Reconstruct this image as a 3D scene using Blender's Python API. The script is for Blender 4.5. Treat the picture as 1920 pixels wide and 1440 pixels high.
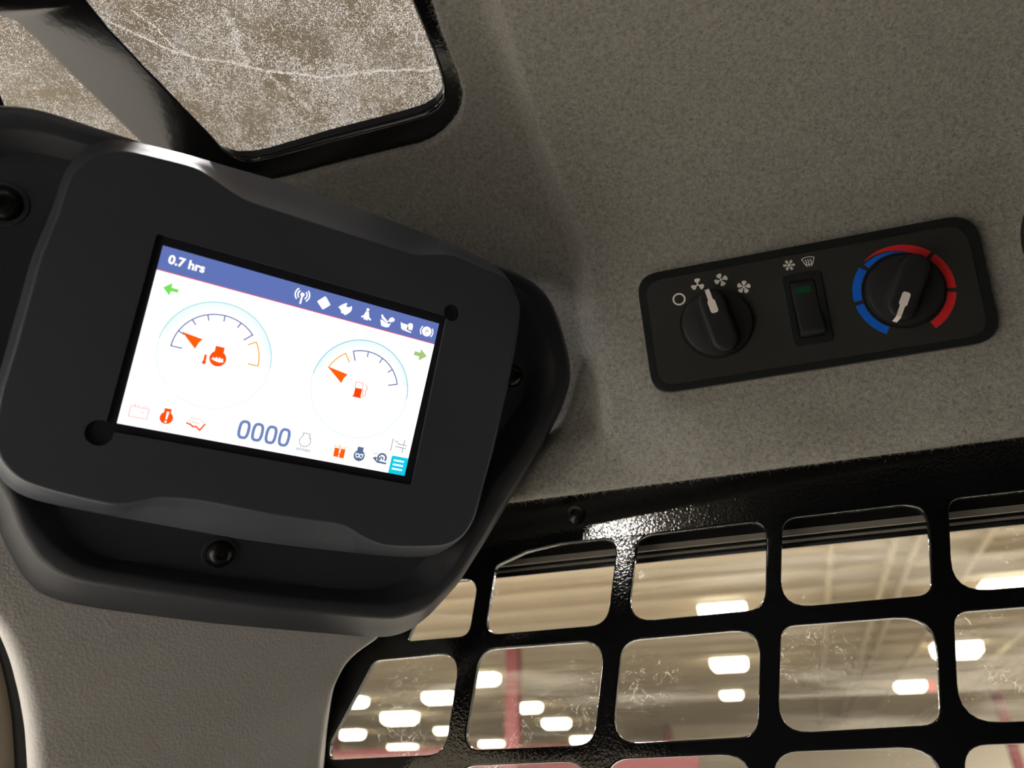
import bpy, bmesh, math, random
import numpy as np
from mathutils import Vector, Matrix
from mathutils.geometry import delaunay_2d_cdt

random.seed(4)
rng = np.random.default_rng(4)
C = bpy.context.scene.collection
SC = bpy.context.scene
for o in list(bpy.data.objects):
    bpy.data.objects.remove(o)

EYE = 1.9                                   # height of the camera above the hall floor

# ------------------------------------------------------------------ camera
pitch, az = math.radians(29.8), math.radians(70.5)
fh = Vector((math.sin(az), math.cos(az), 0))
cr = Vector((math.cos(az), -math.sin(az), 0))
cf = fh * math.cos(pitch) + Vector((0, 0, math.sin(pitch)))
cu = -fh * math.sin(pitch) + Vector((0, 0, math.cos(pitch)))
cd = bpy.data.cameras.new('camera')
cam = bpy.data.objects.new('camera', cd)
C.objects.link(cam)
cam.matrix_world = Matrix(((cr.x, cu.x, -cf.x, 0), (cr.y, cu.y, -cf.y, 0), (cr.z, cu.z, -cf.z, EYE), (0, 0, 0, 1)))
cd.sensor_width = 36
cd.lens = 1387 / 1920 * 36
cd.clip_start = 0.01
cd.dof.use_dof = True
cd.dof.focus_distance = 0.41
cd.dof.aperture_fstop = 7.0
SC.camera = cam

# ------------------------------------------------------------------ light
w = bpy.data.worlds.new('world')
w.use_nodes = True
w.node_tree.nodes['Background'].inputs[0].default_value = (0.55, 0.5, 0.42, 1)
w.node_tree.nodes['Background'].inputs[1].default_value = 0.03
SC.world = w
SC.view_settings.view_transform = 'Standard'
SC.view_settings.look = 'None'
SC.view_settings.gamma = 1
SC.view_settings.use_curve_mapping = False
SC.view_settings.exposure = 0.0
SC.cycles.use_denoising = True
SC.cycles.max_bounces = 8
SC.cycles.transparent_max_bounces = 16
SC.cycles.sample_clamp_indirect = 4.0

def area(name, x, y, z, sx, sy, watts, col=(1.0, 0.955, 0.89), rot=(0, 0, 0)):
    l = bpy.data.lights.new(name, 'AREA')
    l.shape = 'RECTANGLE'
    l.size, l.size_y = sx, sy
    l.energy = watts
    l.color = col
    o = bpy.data.objects.new(name, l)
    o.location = (x, y, z)
    o.rotation_euler = rot
    C.objects.link(o)
    return o

# the hall's lamps that are out of the picture: the same 8.6 m x 7 m grid as those seen through the side window
LAMP_W = 760
for x in (-22.6, -14.0, -5.4, 2.2, 11.8):
    for y in (-19.5, -12.5, -5.5, 2.4, 8.5, 15.5, 22.5):
        xx = x + (1.4 if (x, y) == (-14.0, 2.4) else 0) - (0.7 if (x, y) == (2.2, 2.4) else 0)
        area('hall_light', xx, y + (0.35 if xx == -12.6 else 0), EYE + 4.6, 1.2, 0.6, LAMP_W * (0.9 if (x, y) == (2.2, 2.4) else 2.4 if y > 2 and abs(x) < 12 else 1.0))
for x in (20.4, 29, 37.6, 47):
    for y in (-19.5, -12.5):
        area('hall_light', x, y, EYE + 4.6, 1.2, 0.6, LAMP_W)

# ------------------------------------------------------------------ helpers
def lin(r, g, b):
    f = lambda c: ((c / 255) / 12.92) if c / 255 <= 0.04045 else ((c / 255 + 0.055) / 1.055) ** 2.4
    return (f(r), f(g), f(b), 1)

def tag(o, label=None, cat=None, group=None, kind=None):
    if label: o['label'] = label
    if cat: o['category'] = cat
    if group: o['group'] = group
    if kind: o['kind'] = kind
    return o

def link(name, me, mat=None, parent=None, sharp=None):
    o = bpy.data.objects.new(name, me)
    C.objects.link(o)
    if mat: me.materials.append(mat)
    if parent: o.parent = parent
    if sharp is not None:
        me.shade_smooth()
        me.set_sharp_from_angle(angle=math.radians(sharp))
    return o

def mesh(name, V, F, mat=None, parent=None, sharp=None, weld=False, fix=True):
    me = bpy.data.meshes.new(name)
    me.from_pydata([tuple(v) for v in V], [], [tuple(f) for f in F])
    if weld or fix:
        bm = bmesh.new()
        bm.from_mesh(me)
        if weld: bmesh.ops.remove_doubles(bm, verts=bm.verts, dist=1e-7)
        if fix: bmesh.ops.recalc_face_normals(bm, faces=bm.faces)
        bm.to_mesh(me)
        bm.free()
    me.update()
    return link(name, me, mat, parent, sharp)

def empty(name, M=None, parent=None):
    o = bpy.data.objects.new(name, None)
    o.empty_display_size = 0.02
    C.objects.link(o)
    if parent: o.parent = parent
    if M: o.matrix_world = M
    return o

def frame(o, x, y, z):                       # matrix whose columns are the axes x y z at origin o (camera-relative metres)
    return Matrix(((x[0], y[0], z[0], o[0]), (x[1], y[1], z[1], o[1]), (x[2], y[2], z[2], o[2] + EYE), (0, 0, 0, 1)))

def fillet(P, R, n=6):                       # round the corners of a polygon
    out = []
    N = len(P)
    if not hasattr(R, '__len__'): R = [R] * N
    for i in range(N):
        p, a, b = Vector(P[i]), Vector(P[i - 1]), Vector(P[(i + 1) % N])
        da, db = (a - p), (b - p)
        ang = da.angle(db)
        t = R[i] / math.tan(ang / 2) if ang > 0.02 else 0
        t = min(t, da.length * 0.48, db.length * 0.48)
        if t < 1e-6 or R[i] <= 0 or ang > 3.05:
            out.append((p.x, p.y)); continue
        s, e = p + da.normalized() * t, p + db.normalized() * t
        for k in range(n + 1):
            u = k / n
            q = s * (1 - u) ** 2 + p * 2 * u * (1 - u) * 0.98 + e * u ** 2 + p * 2 * u * (1 - u) * 0.02
            out.append((q.x, q.y))
    return out

def circle(cx, cy, r, n=32, a0=0, a1=2 * math.pi, end=False):
    m = n if not end else n - 1
    return [(cx + r * math.cos(a0 + (a1 - a0) * k / m), cy + r * math.sin(a0 + (a1 - a0) * k / m)) for k in range(n)]

def inside(P, q):
    P = np.asarray(P)
    x, y = P[:, 0], P[:, 1]
    x2, y2 = np.roll(x, -1), np.roll(y, -1)
    c = ((y > q[1]) != (y2 > q[1])) & (q[0] < (x2 - x) * (q[1] - y) / np.where(y2 == y, 1e-12, y2 - y) + x)
    return bool(np.count_nonzero(c) % 2)

def tri2d(loops, keep, extra=()):
    V, E = [], []
    for L in loops:
        s = len(V)
        V += [Vector((p[0], p[1])) for p in L]
        E += [(s + i, s + (i + 1) % len(L)) for i in range(len(L))]
    V += [Vector((p[0], p[1])) for p in extra]
    v, e, f, *_ = delaunay_2d_cdt(V, E, [], 0, 1e-5)
    v = np.array([(p.x, p.y) for p in v])
    F = [tuple(t) for t in f if keep(v[list(t)].mean(axis=0))]
    return v, F

def rim_edges(F):
    cnt = {}
    for f in F:
        for i in range(len(f)):
            a, b = f[i], f[(i + 1) % len(f)]
            cnt[(a, b)] = 1
    return [(a, b) for (a, b) in cnt if (b, a) not in cnt]

def plate(name, outer, holes, h0, h1, mat, parent=None, bevel=0.0, seg=2, sharp=35, map3=None, back=True):
    """flat plate cut from an outline with holes, from height h0 to h1 (mm in, m out)"""
    v, F = tri2d([outer] + list(holes), lambda c: inside(outer, c) and not any(inside(h, c) for h in holes))
    used = sorted({i for f in F for i in f})
    idx = {i: k for k, i in enumerate(used)}
    v = v[used]
    F = [tuple(idx[i] for i in f) for f in F]
    n = len(v)
    m3 = map3 or (lambda x, y, h: (x / 1000, y / 1000, h / 1000))
    V = [m3(x, y, h1) for x, y in v] + [m3(x, y, h0) for x, y in v]
    R = rim_edges(F)
    G = list(F) + ([tuple(reversed([i + n for i in f])) for f in F] if back else [])
    G += [(b, a, a + n, b + n) for a, b in R]
    o = mesh(name, V, G, mat, parent, None)
    if bevel:
        bm = bmesh.new(); bm.from_mesh(o.data)
        ed = [e for e in bm.edges if len(e.link_faces) == 2 and e.calc_face_angle(0) > 0.9 and abs(e.verts[0].co.z - e.verts[1].co.z) < 1e-5 or
              (len(e.link_faces) == 2 and e.calc_face_angle(0) > 0.9 and map3)]
        bmesh.ops.bevel(bm, geom=ed, offset=bevel / 1000, segments=seg, affect='EDGES', profile=0.5, clamp_overlap=True)
        bm.to_mesh(o.data); bm.free()
    o.data.shade_smooth()
    o.data.set_sharp_from_angle(angle=math.radians(sharp))
    if bevel: weighted(o)
    return o

def lathe(name, prof, mat, parent=None, seg=32, loc=(0, 0, 0), sharp=40):
    """profile of (r, h) in mm turned about the local z axis"""
    V, F = [], []
    n = len(prof)
    for k in range(seg):
        a = 2 * math.pi * k / seg
        for r, h in prof:
            V.append(((r * math.cos(a)) / 1000, (r * math.sin(a)) / 1000, h / 1000))
    for k in range(seg):
        k2 = (k + 1) % seg
        for i in range(n - 1):
            F.append((k * n + i, k2 * n + i, k2 * n + i + 1, k * n + i + 1))
    o = mesh(name, V, F, mat, parent, sharp, weld=True)
    o.location = loc
    return o

def polar(P, c, n):
    """radius of a star-shaped outline about c at n angles"""
    P = np.asarray(P, float) - np.asarray(c, float)
    Q = np.roll(P, -1, axis=0)
    out = np.zeros(n)
    for k in range(n):
        a = 2 * math.pi * k / n
        d = np.array([math.cos(a), math.sin(a)])
        e = Q - P
        den = d[0] * e[:, 1] - d[1] * e[:, 0]
        den = np.where(abs(den) < 1e-12, 1e-12, den)
        t = (P[:, 0] * e[:, 1] - P[:, 1] * e[:, 0]) / den
        u = (P[:, 0] * d[1] - P[:, 1] * d[0]) / den
        ok = (t > 0) & (u >= -1e-6) & (u <= 1 + 1e-6)
        out[k] = t[ok].max()
    return out

def smooth_ring(r, k):
    ker = np.hanning(2 * k + 3)[1:-1]; ker /= ker.sum()
    e = np.concatenate([r[-k:], r, r[:k]])
    return np.convolve(e, ker, mode='valid')

def ring(r, c, h):
    n = len(r)
    return [((c[0] + r[k] * math.cos(2 * math.pi * k / n)) / 1000, -(c[1] + r[k] * math.sin(2 * math.pi * k / n)) / 1000, h / 1000) for k in range(n)]

def box(V, F, x0, x1, y0, y1, z0, z1):
    s = len(V)
    V += [(x, y, z) for z in (z0, z1) for y in (y0, y1) for x in (x0, x1)]
    F += [tuple(s + i for i in f) for f in ((0, 2, 3, 1), (4, 5, 7, 6), (0, 1, 5, 4), (2, 6, 7, 3), (0, 4, 6, 2), (1, 3, 7, 5))]

def boxes(name, L, mat, parent=None):
    V, F = [], []
    for b in L: box(V, F, *b)
    return mesh(name, V, F, mat, parent, fix=False)

def weighted(o):                             # keep the big flat faces flat beside their rounded edges
    m = o.modifiers.new('weighted', 'WEIGHTED_NORMAL')
    m.weight = 100
    m.keep_sharp = True
    return o

# ------------------------------------------------------------------ materials
def mat(name, col, rough=0.5, spec=0.5, metal=0.0):
    m = bpy.data.materials.new(name)
    m.use_nodes = True
    b = m.node_tree.nodes['Principled BSDF']
    b.inputs['Base Color'].default_value = (*col[:3], 1)
    b.inputs['Roughness'].default_value = rough
    b.inputs['Specular IOR Level'].default_value = spec
    b.inputs['Metallic'].default_value = metal
    return m

def nodes(m): return m.node_tree.nodes, m.node_tree.links, m.node_tree.nodes['Principled BSDF']

def add_noise(m, scale, detail=2, kind='ShaderNodeTexNoise', rough=0.5, dist=0.0):
    N, L, B = nodes(m)
    tc = N.new('ShaderNodeTexCoord')
    t = N.new(kind)
    t.inputs['Scale'].default_value = scale
    if kind == 'ShaderNodeTexNoise':
        t.inputs['Detail'].default_value = detail
        t.inputs['Roughness'].default_value = rough
        t.inputs['Distortion'].default_value = dist
    L.new(tc.outputs['Object'], t.inputs['Vector'])
    return t

def bump(m, t, out, strength, dist):
    N, L, B = nodes(m)
    b = N.new('ShaderNodeBump')
    b.inputs['Strength'].default_value = strength
    b.inputs['Distance'].default_value = dist
    L.new(t.outputs[out], b.inputs['Height'])
    if B.inputs['Normal'].is_linked:
        L.new(B.inputs['Normal'].links[0].from_socket, b.inputs['Normal'])
    L.new(b.outputs['Normal'], B.inputs['Normal'])

def ramp(m, sock, stops, to=None):
    N, L, B = nodes(m)
    r = N.new('ShaderNodeValToRGB')
    r.color_ramp.elements[0].position, r.color_ramp.elements[0].color = stops[0][0], stops[0][1]
    r.color_ramp.elements[1].position, r.color_ramp.elements[1].color = stops[-1][0], stops[-1][1]
    for p, c in stops[1:-1]:
        e = r.color_ramp.elements.new(p); e.color = c
    L.new(sock, r.inputs['Fac'])
    if to: L.new(r.outputs['Color'], B.inputs[to])
    return r

g4 = lambda v: (v, v, v, 1)
M = {}
M['shell'] = mat('satin black plastic shell', (0.045, 0.05, 0.064), 0.4, 0.4)  # bluish tint stands in for screen glare over the case
bump(M['shell'], add_noise(M['shell'], 2500, 2), 'Fac', 0.12, 0.0004)
M['mount'] = mat('grained black plastic', (0.022, 0.0235, 0.03), 0.48, 0.4)
bump(M['mount'], add_noise(M['mount'], 1500, 3), 'Fac', 0.3, 0.0004)
M['screen_edge'] = mat('black screen glass', (0.017, 0.018, 0.026), 0.3, 0.3)
M['screw'] = mat('black oxide screw', (0.02, 0.02, 0.02), 0.25, 0.5, 0.6)
M['paint'] = mat('gloss black paint', (0.004, 0.004, 0.0045), 0.09, 0.5)
bump(M['paint'], add_noise(M['paint'], 560, 1, dist=0.6), 'Fac', 0.13, 0.0006)
M['roofpaint'] = mat('gloss black roof paint', (0.004, 0.004, 0.0045), 0.14, 0.5)
bump(M['roofpaint'], add_noise(M['roofpaint'], 260, 1), 'Fac', 0.08, 0.0006)
M['panel'] = mat('matt black control plastic', (0.029, 0.0285, 0.026), 0.5, 0.12)
bump(M['panel'], add_noise(M['panel'], 3000, 2), 'Fac', 0.1, 0.0003)
M['panel_edge'] = mat('satin black control rim', (0.012, 0.0135, 0.014), 0.3, 0.4)
M['knob'] = mat('soft black knob plastic', (0.017, 0.0175, 0.018), 0.42, 0.2)
M['print'] = mat('grey white print', (0.88, 0.865, 0.82), 0.6, 0.2)
M['pointer'] = mat('white pointer paint', (0.95, 0.87, 0.82), 0.5, 0.3)
M['red'] = mat('red print', (0.62, 0.02, 0.026), 0.5, 0.3)
M['blue'] = mat('blue print', (0.004, 0.115, 0.62), 0.5, 0.3)
M['green'] = mat('unlit green lens', (0.006, 0.06, 0.022), 0.2, 0.5)
M['rubber'] = mat('black rubber', (0.004, 0.004, 0.004), 0.7, 0.05)
M['rail'] = mat('black window channel', (0.006, 0.006, 0.006), 0.4, 0.4)
M['railgrey'] = mat('grey sealing lip', (0.2, 0.185, 0.16), 0.5, 0.4)
M['felt'] = mat('grey felt', (0.2, 0.19, 0.165), 0.95, 0.08)
t = add_noise(M['felt'], 420, 6, rough=0.75)
ramp(M['felt'], t.outputs['Fac'], [(0.32, (0.16, 0.152, 0.137, 1)), (0.7, (0.45, 0.432, 0.395, 1))], 'Base Color')
bump(M['felt'], add_noise(M['felt'], 900, 4, rough=0.8), 'Fac', 0.7, 0.0012)
nodes(M['felt'])[2].inputs['Sheen Weight'].default_value = 0.15
M['fibre'] = mat('felt fibre', (0.48, 0.46, 0.42), 0.9, 0.1)
M['vinyl'] = mat('grey grained vinyl', (0.37, 0.36, 0.35), 0.48, 0.4)
t = add_noise(M['vinyl'], 700, 0, 'ShaderNodeTexVoronoi')
t.feature = 'SMOOTH_F1'
t.inputs['Smoothness'].default_value = 0.6
bump(M['vinyl'], t, 'Distance', 0.28, 0.0007)
bump(M['vinyl'], add_noise(M['vinyl'], 1100, 3), 'Fac', 0.3, 0.0005)
M['frame_beige'] = mat('light beige painted frame', (0.34, 0.28, 0.21), 0.45, 0.4)

def glass_mat(name, dirt):
    m = bpy.data.materials.new(name)
    m.use_nodes = True
    N, L = m.node_tree.nodes, m.node_tree.links
    N.remove(N['Principled BSDF'])
    out = N['Material Output']
    tr = N.new('ShaderNodeBsdfTransparent'); tr.inputs[0].default_value = (0.93, 0.93, 0.91, 1) if dirt == 'light' else (0.45, 0.45, 0.465, 1)
    gl = N.new('ShaderNodeBsdfGlossy'); gl.inputs['Roughness'].default_value = 0.02
    fr = N.new('ShaderNodeFresnel'); fr.inputs[0].default_value = 1.3
    mx = N.new('ShaderNodeMixShader')
    ge = N.new('ShaderNodeNewGeometry')           # reflect on the way in only: the far face of the pane just lets light out
    fb = N.new('ShaderNodeMix'); fb.data_type = 'FLOAT'
    L.new(ge.outputs['Backfacing'], fb.inputs[0]); L.new(fr.outputs[0], fb.inputs[2]); fb.inputs[3].default_value = 0.0
    L.new(fb.outputs[0], mx.inputs[0]); L.new(tr.outputs[0], mx.inputs[1]); L.new(gl.outputs[0], mx.inputs[2])
    tc = N.new('ShaderNodeTexCoord')
    def noise(scale, detail=2, rough=0.5, dist=0.0, vec=None):
        t = N.new('ShaderNodeTexNoise')
        t.inputs['Scale'].default_value = scale; t.inputs['Detail'].default_value = detail
        t.inputs['Roughness'].default_value = rough; t.inputs['Distortion'].default_value = dist
        L.new(vec or tc.outputs['Object'], t.inputs['Vector'])
        return t.outputs['Fac']
    def mrange(s, a, b, c=0.0, d=1.0):
        r = N.new('ShaderNodeMapRange'); r.interpolation_type = 'SMOOTHSTEP'
        for i, v in enumerate((a, b, c, d)): r.inputs[i + 1].default_value = v
        L.new(s, r.inputs[0]); return r.outputs[0]
    def mathn(op, a, b):
        n = N.new('ShaderNodeMath'); n.operation = op; n.use_clamp = op == 'ADD'
        for i, v in enumerate((a, b)):
            if isinstance(v, (int, float)): n.inputs[i].default_value = v
            else: L.new(v, n.inputs[i])
        return n.outputs[0]
    def thread(scale, width, dist=1.5):
        s = noise(scale, 2, 0.5, dist)
        d = N.new('ShaderNodeMath'); d.operation = 'SUBTRACT'; L.new(s, d.inputs[0]); d.inputs[1].default_value = 0.5
        a = N.new('ShaderNodeMath'); a.operation = 'ABSOLUTE'; L.new(d.outputs[0], a.inputs[0])
        return mrange(a.outputs[0], 0.0, width, 1.0, 0.0)
    if dirt == 'heavy':
        grains = mrange(noise(900, 3, 0.7), 0.5, 0.6)
        fine = mrange(noise(480, 3, 0.8, 1.0), 0.52, 0.64)
        smear = mrange(noise(30, 5, 0.72, 0.8), 0.36, 0.64, 0.12, 1.0)
        lines = mathn('MULTIPLY', thread(9, 0.005, 1.2), mrange(noise(1100, 1), 0.38, 0.55))
        hairs = mathn('MULTIPLY', thread(70, 0.012, 2.5), mrange(noise(20, 2), 0.48, 0.6))
        s1 = mathn('MULTIPLY', mathn('ADD', mathn('MULTIPLY', grains, 0.7), mathn('MULTIPLY', fine, 0.4)), smear)
        f = mathn('ADD', mathn('ADD', s1, mathn('MULTIPLY', lines, 0.9)), mathn('MULTIPLY', hairs, 0.7))
        f = mathn('MULTIPLY', f, 0.35)
        dcol = (0.22, 0.215, 0.2, 1)
    else:
        grains = mathn('MULTIPLY', mrange(noise(900, 2, 0.7), 0.68, 0.76), mrange(noise(14, 3), 0.45, 0.65))
        hairs = mathn('MULTIPLY', thread(60, 0.006, 2.0), mrange(noise(13, 2), 0.52, 0.64))
        mp = N.new('ShaderNodeMapping'); mp.inputs['Scale'].default_value = (1, 0.18, 2.2)
        L.new(tc.outputs['Object'], mp.inputs[0])
        smear = mrange(noise(30, 4, 0.6, 0.4, mp.outputs[0]), 0.48, 0.75)
        f = mathn('ADD', mathn('MULTIPLY', grains, 0.7), mathn('MULTIPLY', hairs, 0.5))
        f = mathn('ADD', f, mathn('MULTIPLY', smear, 0.22))
        f = mathn('ADD', f, 0.02)
        dcol = (0.8, 0.76, 0.68, 1)
    tl = N.new('ShaderNodeBsdfTranslucent'); tl.inputs[0].default_value = dcol
    if dirt == 'heavy':                        # dust of different kinds: ochre here, bluish film there
        cm = N.new('ShaderNodeMix'); cm.data_type = 'RGBA'
        cm.inputs[6].default_value = (0.24, 0.225, 0.19, 1); cm.inputs[7].default_value = (0.21, 0.22, 0.235, 1)
        L.new(mrange(noise(38, 3, 0.6, 0.5), 0.4, 0.6), cm.inputs[0])
        L.new(cm.outputs[2], tl.inputs[0])
    df = N.new('ShaderNodeBsdfDiffuse'); df.inputs[0].default_value = dcol
    dm = N.new('ShaderNodeMixShader'); dm.inputs[0].default_value = 0.25
    L.new(tl.outputs[0], dm.inputs[1]); L.new(df.outputs[0], dm.inputs[2])
    fm = N.new('ShaderNodeMixShader')
    L.new(f, fm.inputs[0]); L.new(mx.outputs[0], fm.inputs[1]); L.new(dm.outputs[0], fm.inputs[2])
    L.new(fm.outputs[0], out.inputs['Surface'])
    return m
M['dirty'] = glass_mat('dust covered roof glass', 'heavy')
M['dust'] = bpy.data.materials.new('dry dust flakes')
M['dust'].use_nodes = True
_n, _l = M['dust'].node_tree.nodes, M['dust'].node_tree.links
_b = _n['Principled BSDF']
_n.remove(_b)
_t = _n.new('ShaderNodeBsdfTranslucent'); _d = _n.new('ShaderNodeBsdfDiffuse'); _m = _n.new('ShaderNodeMixShader')
_t.inputs[0].default_value = (0.86, 0.86, 0.845, 1); _d.inputs[0].default_value = (0.5, 0.48, 0.44, 1); _m.inputs[0].default_value = 0.04
_l.new(_t.outputs[0], _m.inputs[1]); _l.new(_d.outputs[0], _m.inputs[2]); _l.new(_m.outputs[0], _n['Material Output'].inputs['Surface'])
M['glass'] = glass_mat('lightly smeared side glass', 'light')

def emit(col, s=1.0):
    k = 'e%s%s' % (col, s)
    if k in M: return M[k]
    m = bpy.data.materials.new('lit ' + k)
    m.use_nodes = True
    N, L = m.node_tree.nodes, m.node_tree.links
    N.remove(N['Principled BSDF'])
    e = N.new('ShaderNodeEmission')
    e.inputs[0].default_value = lin(*col); e.inputs[1].default_value = s
    L.new(e.outputs[0], N['Material Output'].inputs['Surface'])
    M[k] = m
    return m

M['conc'] = mat('hall concrete', (0.36, 0.33, 0.29), 0.5)
ramp(M['conc'], add_noise(M['conc'], 0.6, 5).outputs['Fac'], [(0.3, (0.28, 0.27, 0.25, 1)), (0.7, (0.42, 0.405, 0.375, 1))], 'Base Color')
M['hallwall'] = mat('cream hall wall', (0.62, 0.55, 0.44), 0.8)
M['deck'] = mat('hall roof deck', (0.52, 0.43, 0.29), 0.8)
ramp(M['deck'], add_noise(M['deck'], 0.8, 4).outputs['Fac'], [(0.3, (0.35, 0.29, 0.2, 1)), (0.7, (0.48, 0.405, 0.275, 1))], 'Base Color')
M['joist'] = mat('painted roof joist', (0.42, 0.35, 0.25), 0.7)
M['redsteel'] = mat('red painted steel', (0.2, 0.022, 0.03), 0.5)
M['lamphouse'] = mat('white lamp housing', (0.7, 0.68, 0.62), 0.5)
M['lamplens'] = emit((255, 244, 214), 14.0)
M['exit'] = emit((235, 30, 25), 1.2)

# ------------------------------------------------------------------ the hall
X0, X1, XF, Y0, Y1, ZC = -28, 54, 78, -28, 38, EYE + 5.0
fl = mesh('floor', [(X0, Y0, 0), (XF, Y0, 0), (XF, Y1, 0), (X0, Y1, 0)], [(0, 1, 2, 3)], M['conc']); tag(fl, kind='structure')
deck = boxes('ceiling', [(X0, XF, Y0, Y1, ZC + 0.001, ZC + 0.2)], M['deck']); tag(deck, kind='structure')
tag(boxes('wall_left', [(X0, XF, Y1, Y1 + 0.3, 0, ZC)], M['hallwall']), kind='structure')
tag(boxes('wall_right', [(X0, XF, Y0 - 0.3, Y0, 0, ZC)], M['hallwall']), kind='structure')
tag(boxes('wall_back', [(X0 - 0.3, X0, Y0, Y1, 0, ZC)], M['hallwall']), kind='structure')
tag(boxes('wall_front', [(X1, X1 + 0.3, Y0, 8.4, 0, ZC - 0.25), (XF, XF + 0.3, 8.4, Y1, 0, ZC), (X1 + 0.3, XF, 8.1, 8.4, 0, ZC)], M['hallwall']), kind='structure')
x = 4.0
jm = None
while x < 77:                                # roof joists running along the hall, one object each
    if jm is None:
        jo = boxes('joist', [(-0.07, 0.07, Y0, Y1, -0.34, 0.0), (-0.2, 0.2, Y0, Y1, -0.36, -0.30)], M['joist'], deck)
        jm = jo.data
    else:
        jo = bpy.data.objects.new('joist', jm); C.objects.link(jo); jo.parent = deck
    jo.location = (x, 0, ZC)
    x += 1.75
for y, z in ((-1.2, 4.55), (-2.35, 4.5), (-2.8, 4.55), (-4.0, 4.5), (-6.6, 4.4), (-7.25, 4.4), (-7.6, 4.3)):
    p = lathe('roof_pipe', [(70, 0), (70, 50000)], M['joist'], None, 10)
    p.parent = deck
    p.rotation_euler = (0, math.pi / 2, 0)
    p.location = (4, y, EYE + z)

def column(x, y, label):
    r = empty('steel_column', Matrix.Translation((x, y, 0)))
    tag(r, label, 'column', 'red steel columns of the hall')
    boxes('flange', [(-0.2, -0.17, -0.2, 0.2, 0.02, ZC - 0.36)], M['redsteel'], r)
    boxes('flange', [(0.17, 0.2, -0.2, 0.2, 0.02, ZC - 0.36)], M['redsteel'], r)
    boxes('web', [(-0.17, 0.17, -0.012, 0.012, 0.02, ZC - 0.36)], M['redsteel'], r)
    boxes('base_plate', [(-0.3, 0.3, -0.3, 0.3, 0, 0.02)], M['redsteel'], r)
    return r
column(23.3, 8.2, 'tall red steel column seen beside the vertical bar of the window guard, second opening from the left')
column(42.2, 26.0, 'red steel column at the lower left corner of the guard opening beside the pillar cover')
column(52.5, 8.0, 'short looking red steel column where the far cream wall ends, seen in the middle opening')
column(42.4, -8.9, 'slanting red steel column seen through the rightmost guard openings')
g = boxes('crane_girder', [(25.0, 25.25, 3.0, 16.6, 2.85, 3.6), (24.9, 25.35, 3.0, 16.6, 3.55, 3.63), (24.9, 25.35, 3.0, 16.6, 2.8, 2.88)], M['redsteel'])
tag(g, 'red painted steel girder running across the hall under the lower guard openings', 'girder')
for yy in (3.3, 9.6, 16.3): boxes('girder_post', [(25.0, 25.25, yy - 0.1, yy + 0.1, 0, 2.84)], M['redsteel'], g)

lamp_proto = None
def lamp(x, y, label, s=1.0, turn=0):
    global lamp_proto
    if lamp_proto is None:
        r = empty('hall_lamp')
        V, F = [], []
        box(V, F, -0.3, 0.3, -0.6, 0.6, 0.0, 0.12); box(V, F, -0.2, 0.2, -0.4, 0.4, 0.12, 0.2)
        mesh('housing', V, F, M['lamphouse'], r, fix=False)
        V = [(sx * a, sy * b, z) for (a, b, z) in ((0.28, 0.58, 0.0), (0.27, 0.56, -0.22), (0.18, 0.46, -0.32)) for (sx, sy) in ((1, 1), (-1, 1), (-1, -1), (1, -1))]
        F = [(4 * k + i, 4 * k + (i + 1) % 4, 4 * k + 4 + (i + 1) % 4, 4 * k + 4 + i) for k in range(2) for i in range(4)] + [(8, 9, 10, 11)]
        mesh('lens', V, F, M['lamplens'], r)
        boxes('hanger', [(-0.012, 0.012, -0.35, -0.33, 0.2, 0.42)], M['lamphouse'], r)
        boxes('hanger', [(-0.012, 0.012, 0.33, 0.35, 0.2, 0.42)], M['lamphouse'], r)
        lamp_proto = r
    else:
        r = lamp_proto.copy(); C.objects.link(r)
        for ch in lamp_proto.children:
            c = ch.copy(); C.objects.link(c); c.parent = r
    r.location = (x, y, EYE + 4.58)
    r.scale = (s, s, s)
    r.rotation_euler = (0, 0, turn)
    tag(r, label, 'lamp', 'lit lamps under the hall roof')
for x, y, s, l in (
    (20.5, 1.4, 1.0, 'lit hall lamp touching the bar under the upper middle guard opening'),
    (28.9, 2.0, 1.05, 'rounded lit hall lamp, upper of two in the middle guard opening'),
    (37.8, 2.7, 0.8, 'small lit hall lamp, lower of two in the middle guard opening'),
    (20.3, -5.3, 1.2, 'large lit hall lamp on the bar at the right edge of the photo'),
    (37.2, -4.7, 1.0, 'lit hall lamp with a red end, right of centre in the lower guard row'),
    (28.4, -5.2, 1.2, 'lit hall lamp cut in two by the rightmost upright bar'),
    (38.9, 12.9, 1.1, 'lit hall lamp just right of the tall red column'),
    (47.0, 13.8, 1.3, 'lit hall lamp second to the right of the tall red column'),
    (60.1, 15.6, 1.4, 'far lit hall lamp third to the right of the tall red column'),
    (61.7, 23.6, 1.5, 'far lit hall lamp low down just left of the tall red column'),
    (29.2, 11.6, 1.1, 'bright hall lamp behind the upright bar left of the tall red column'),
    (33.7, 15.5, 1.2, 'hall lamp left of the upright bar in the slanted guard opening, highest there'),
    (40.7, 21.1, 1.6, 'long hall lamp in the middle of the slanted guard opening'),
    (49.5, 29.3, 1.4, 'hall lamp near the slanted edge beside the left red column'),
    (63.0, 32.2, 1.9, 'far hall lamp lowest in the slanted guard opening'),
    (34.0, 20.2, 1.1, 'hall lamp half hidden by the slanted edge of the guard'),
    (49.8, 22.5, 0.9, 'small hall lamp touching the upright bar low in the slanted guard opening')):
    lamp(x, y, l, s)
ex = boxes('exit_light', [(-0.12, 0.12, -0.14, 0.14, -0.35, 0.08)], M['exit'])
ex.location = (37.2, -5.5, EYE + 4.58)
tag(ex, 'small red glowing light at the end of a hall lamp', 'light')
V, F = [], []
box(V, F, -0.012, 0.012, -0.012, 0.012, 0.08, 0.42)
mesh('hanger', V, F, M['lamphouse'], ex, fix=False)

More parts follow.
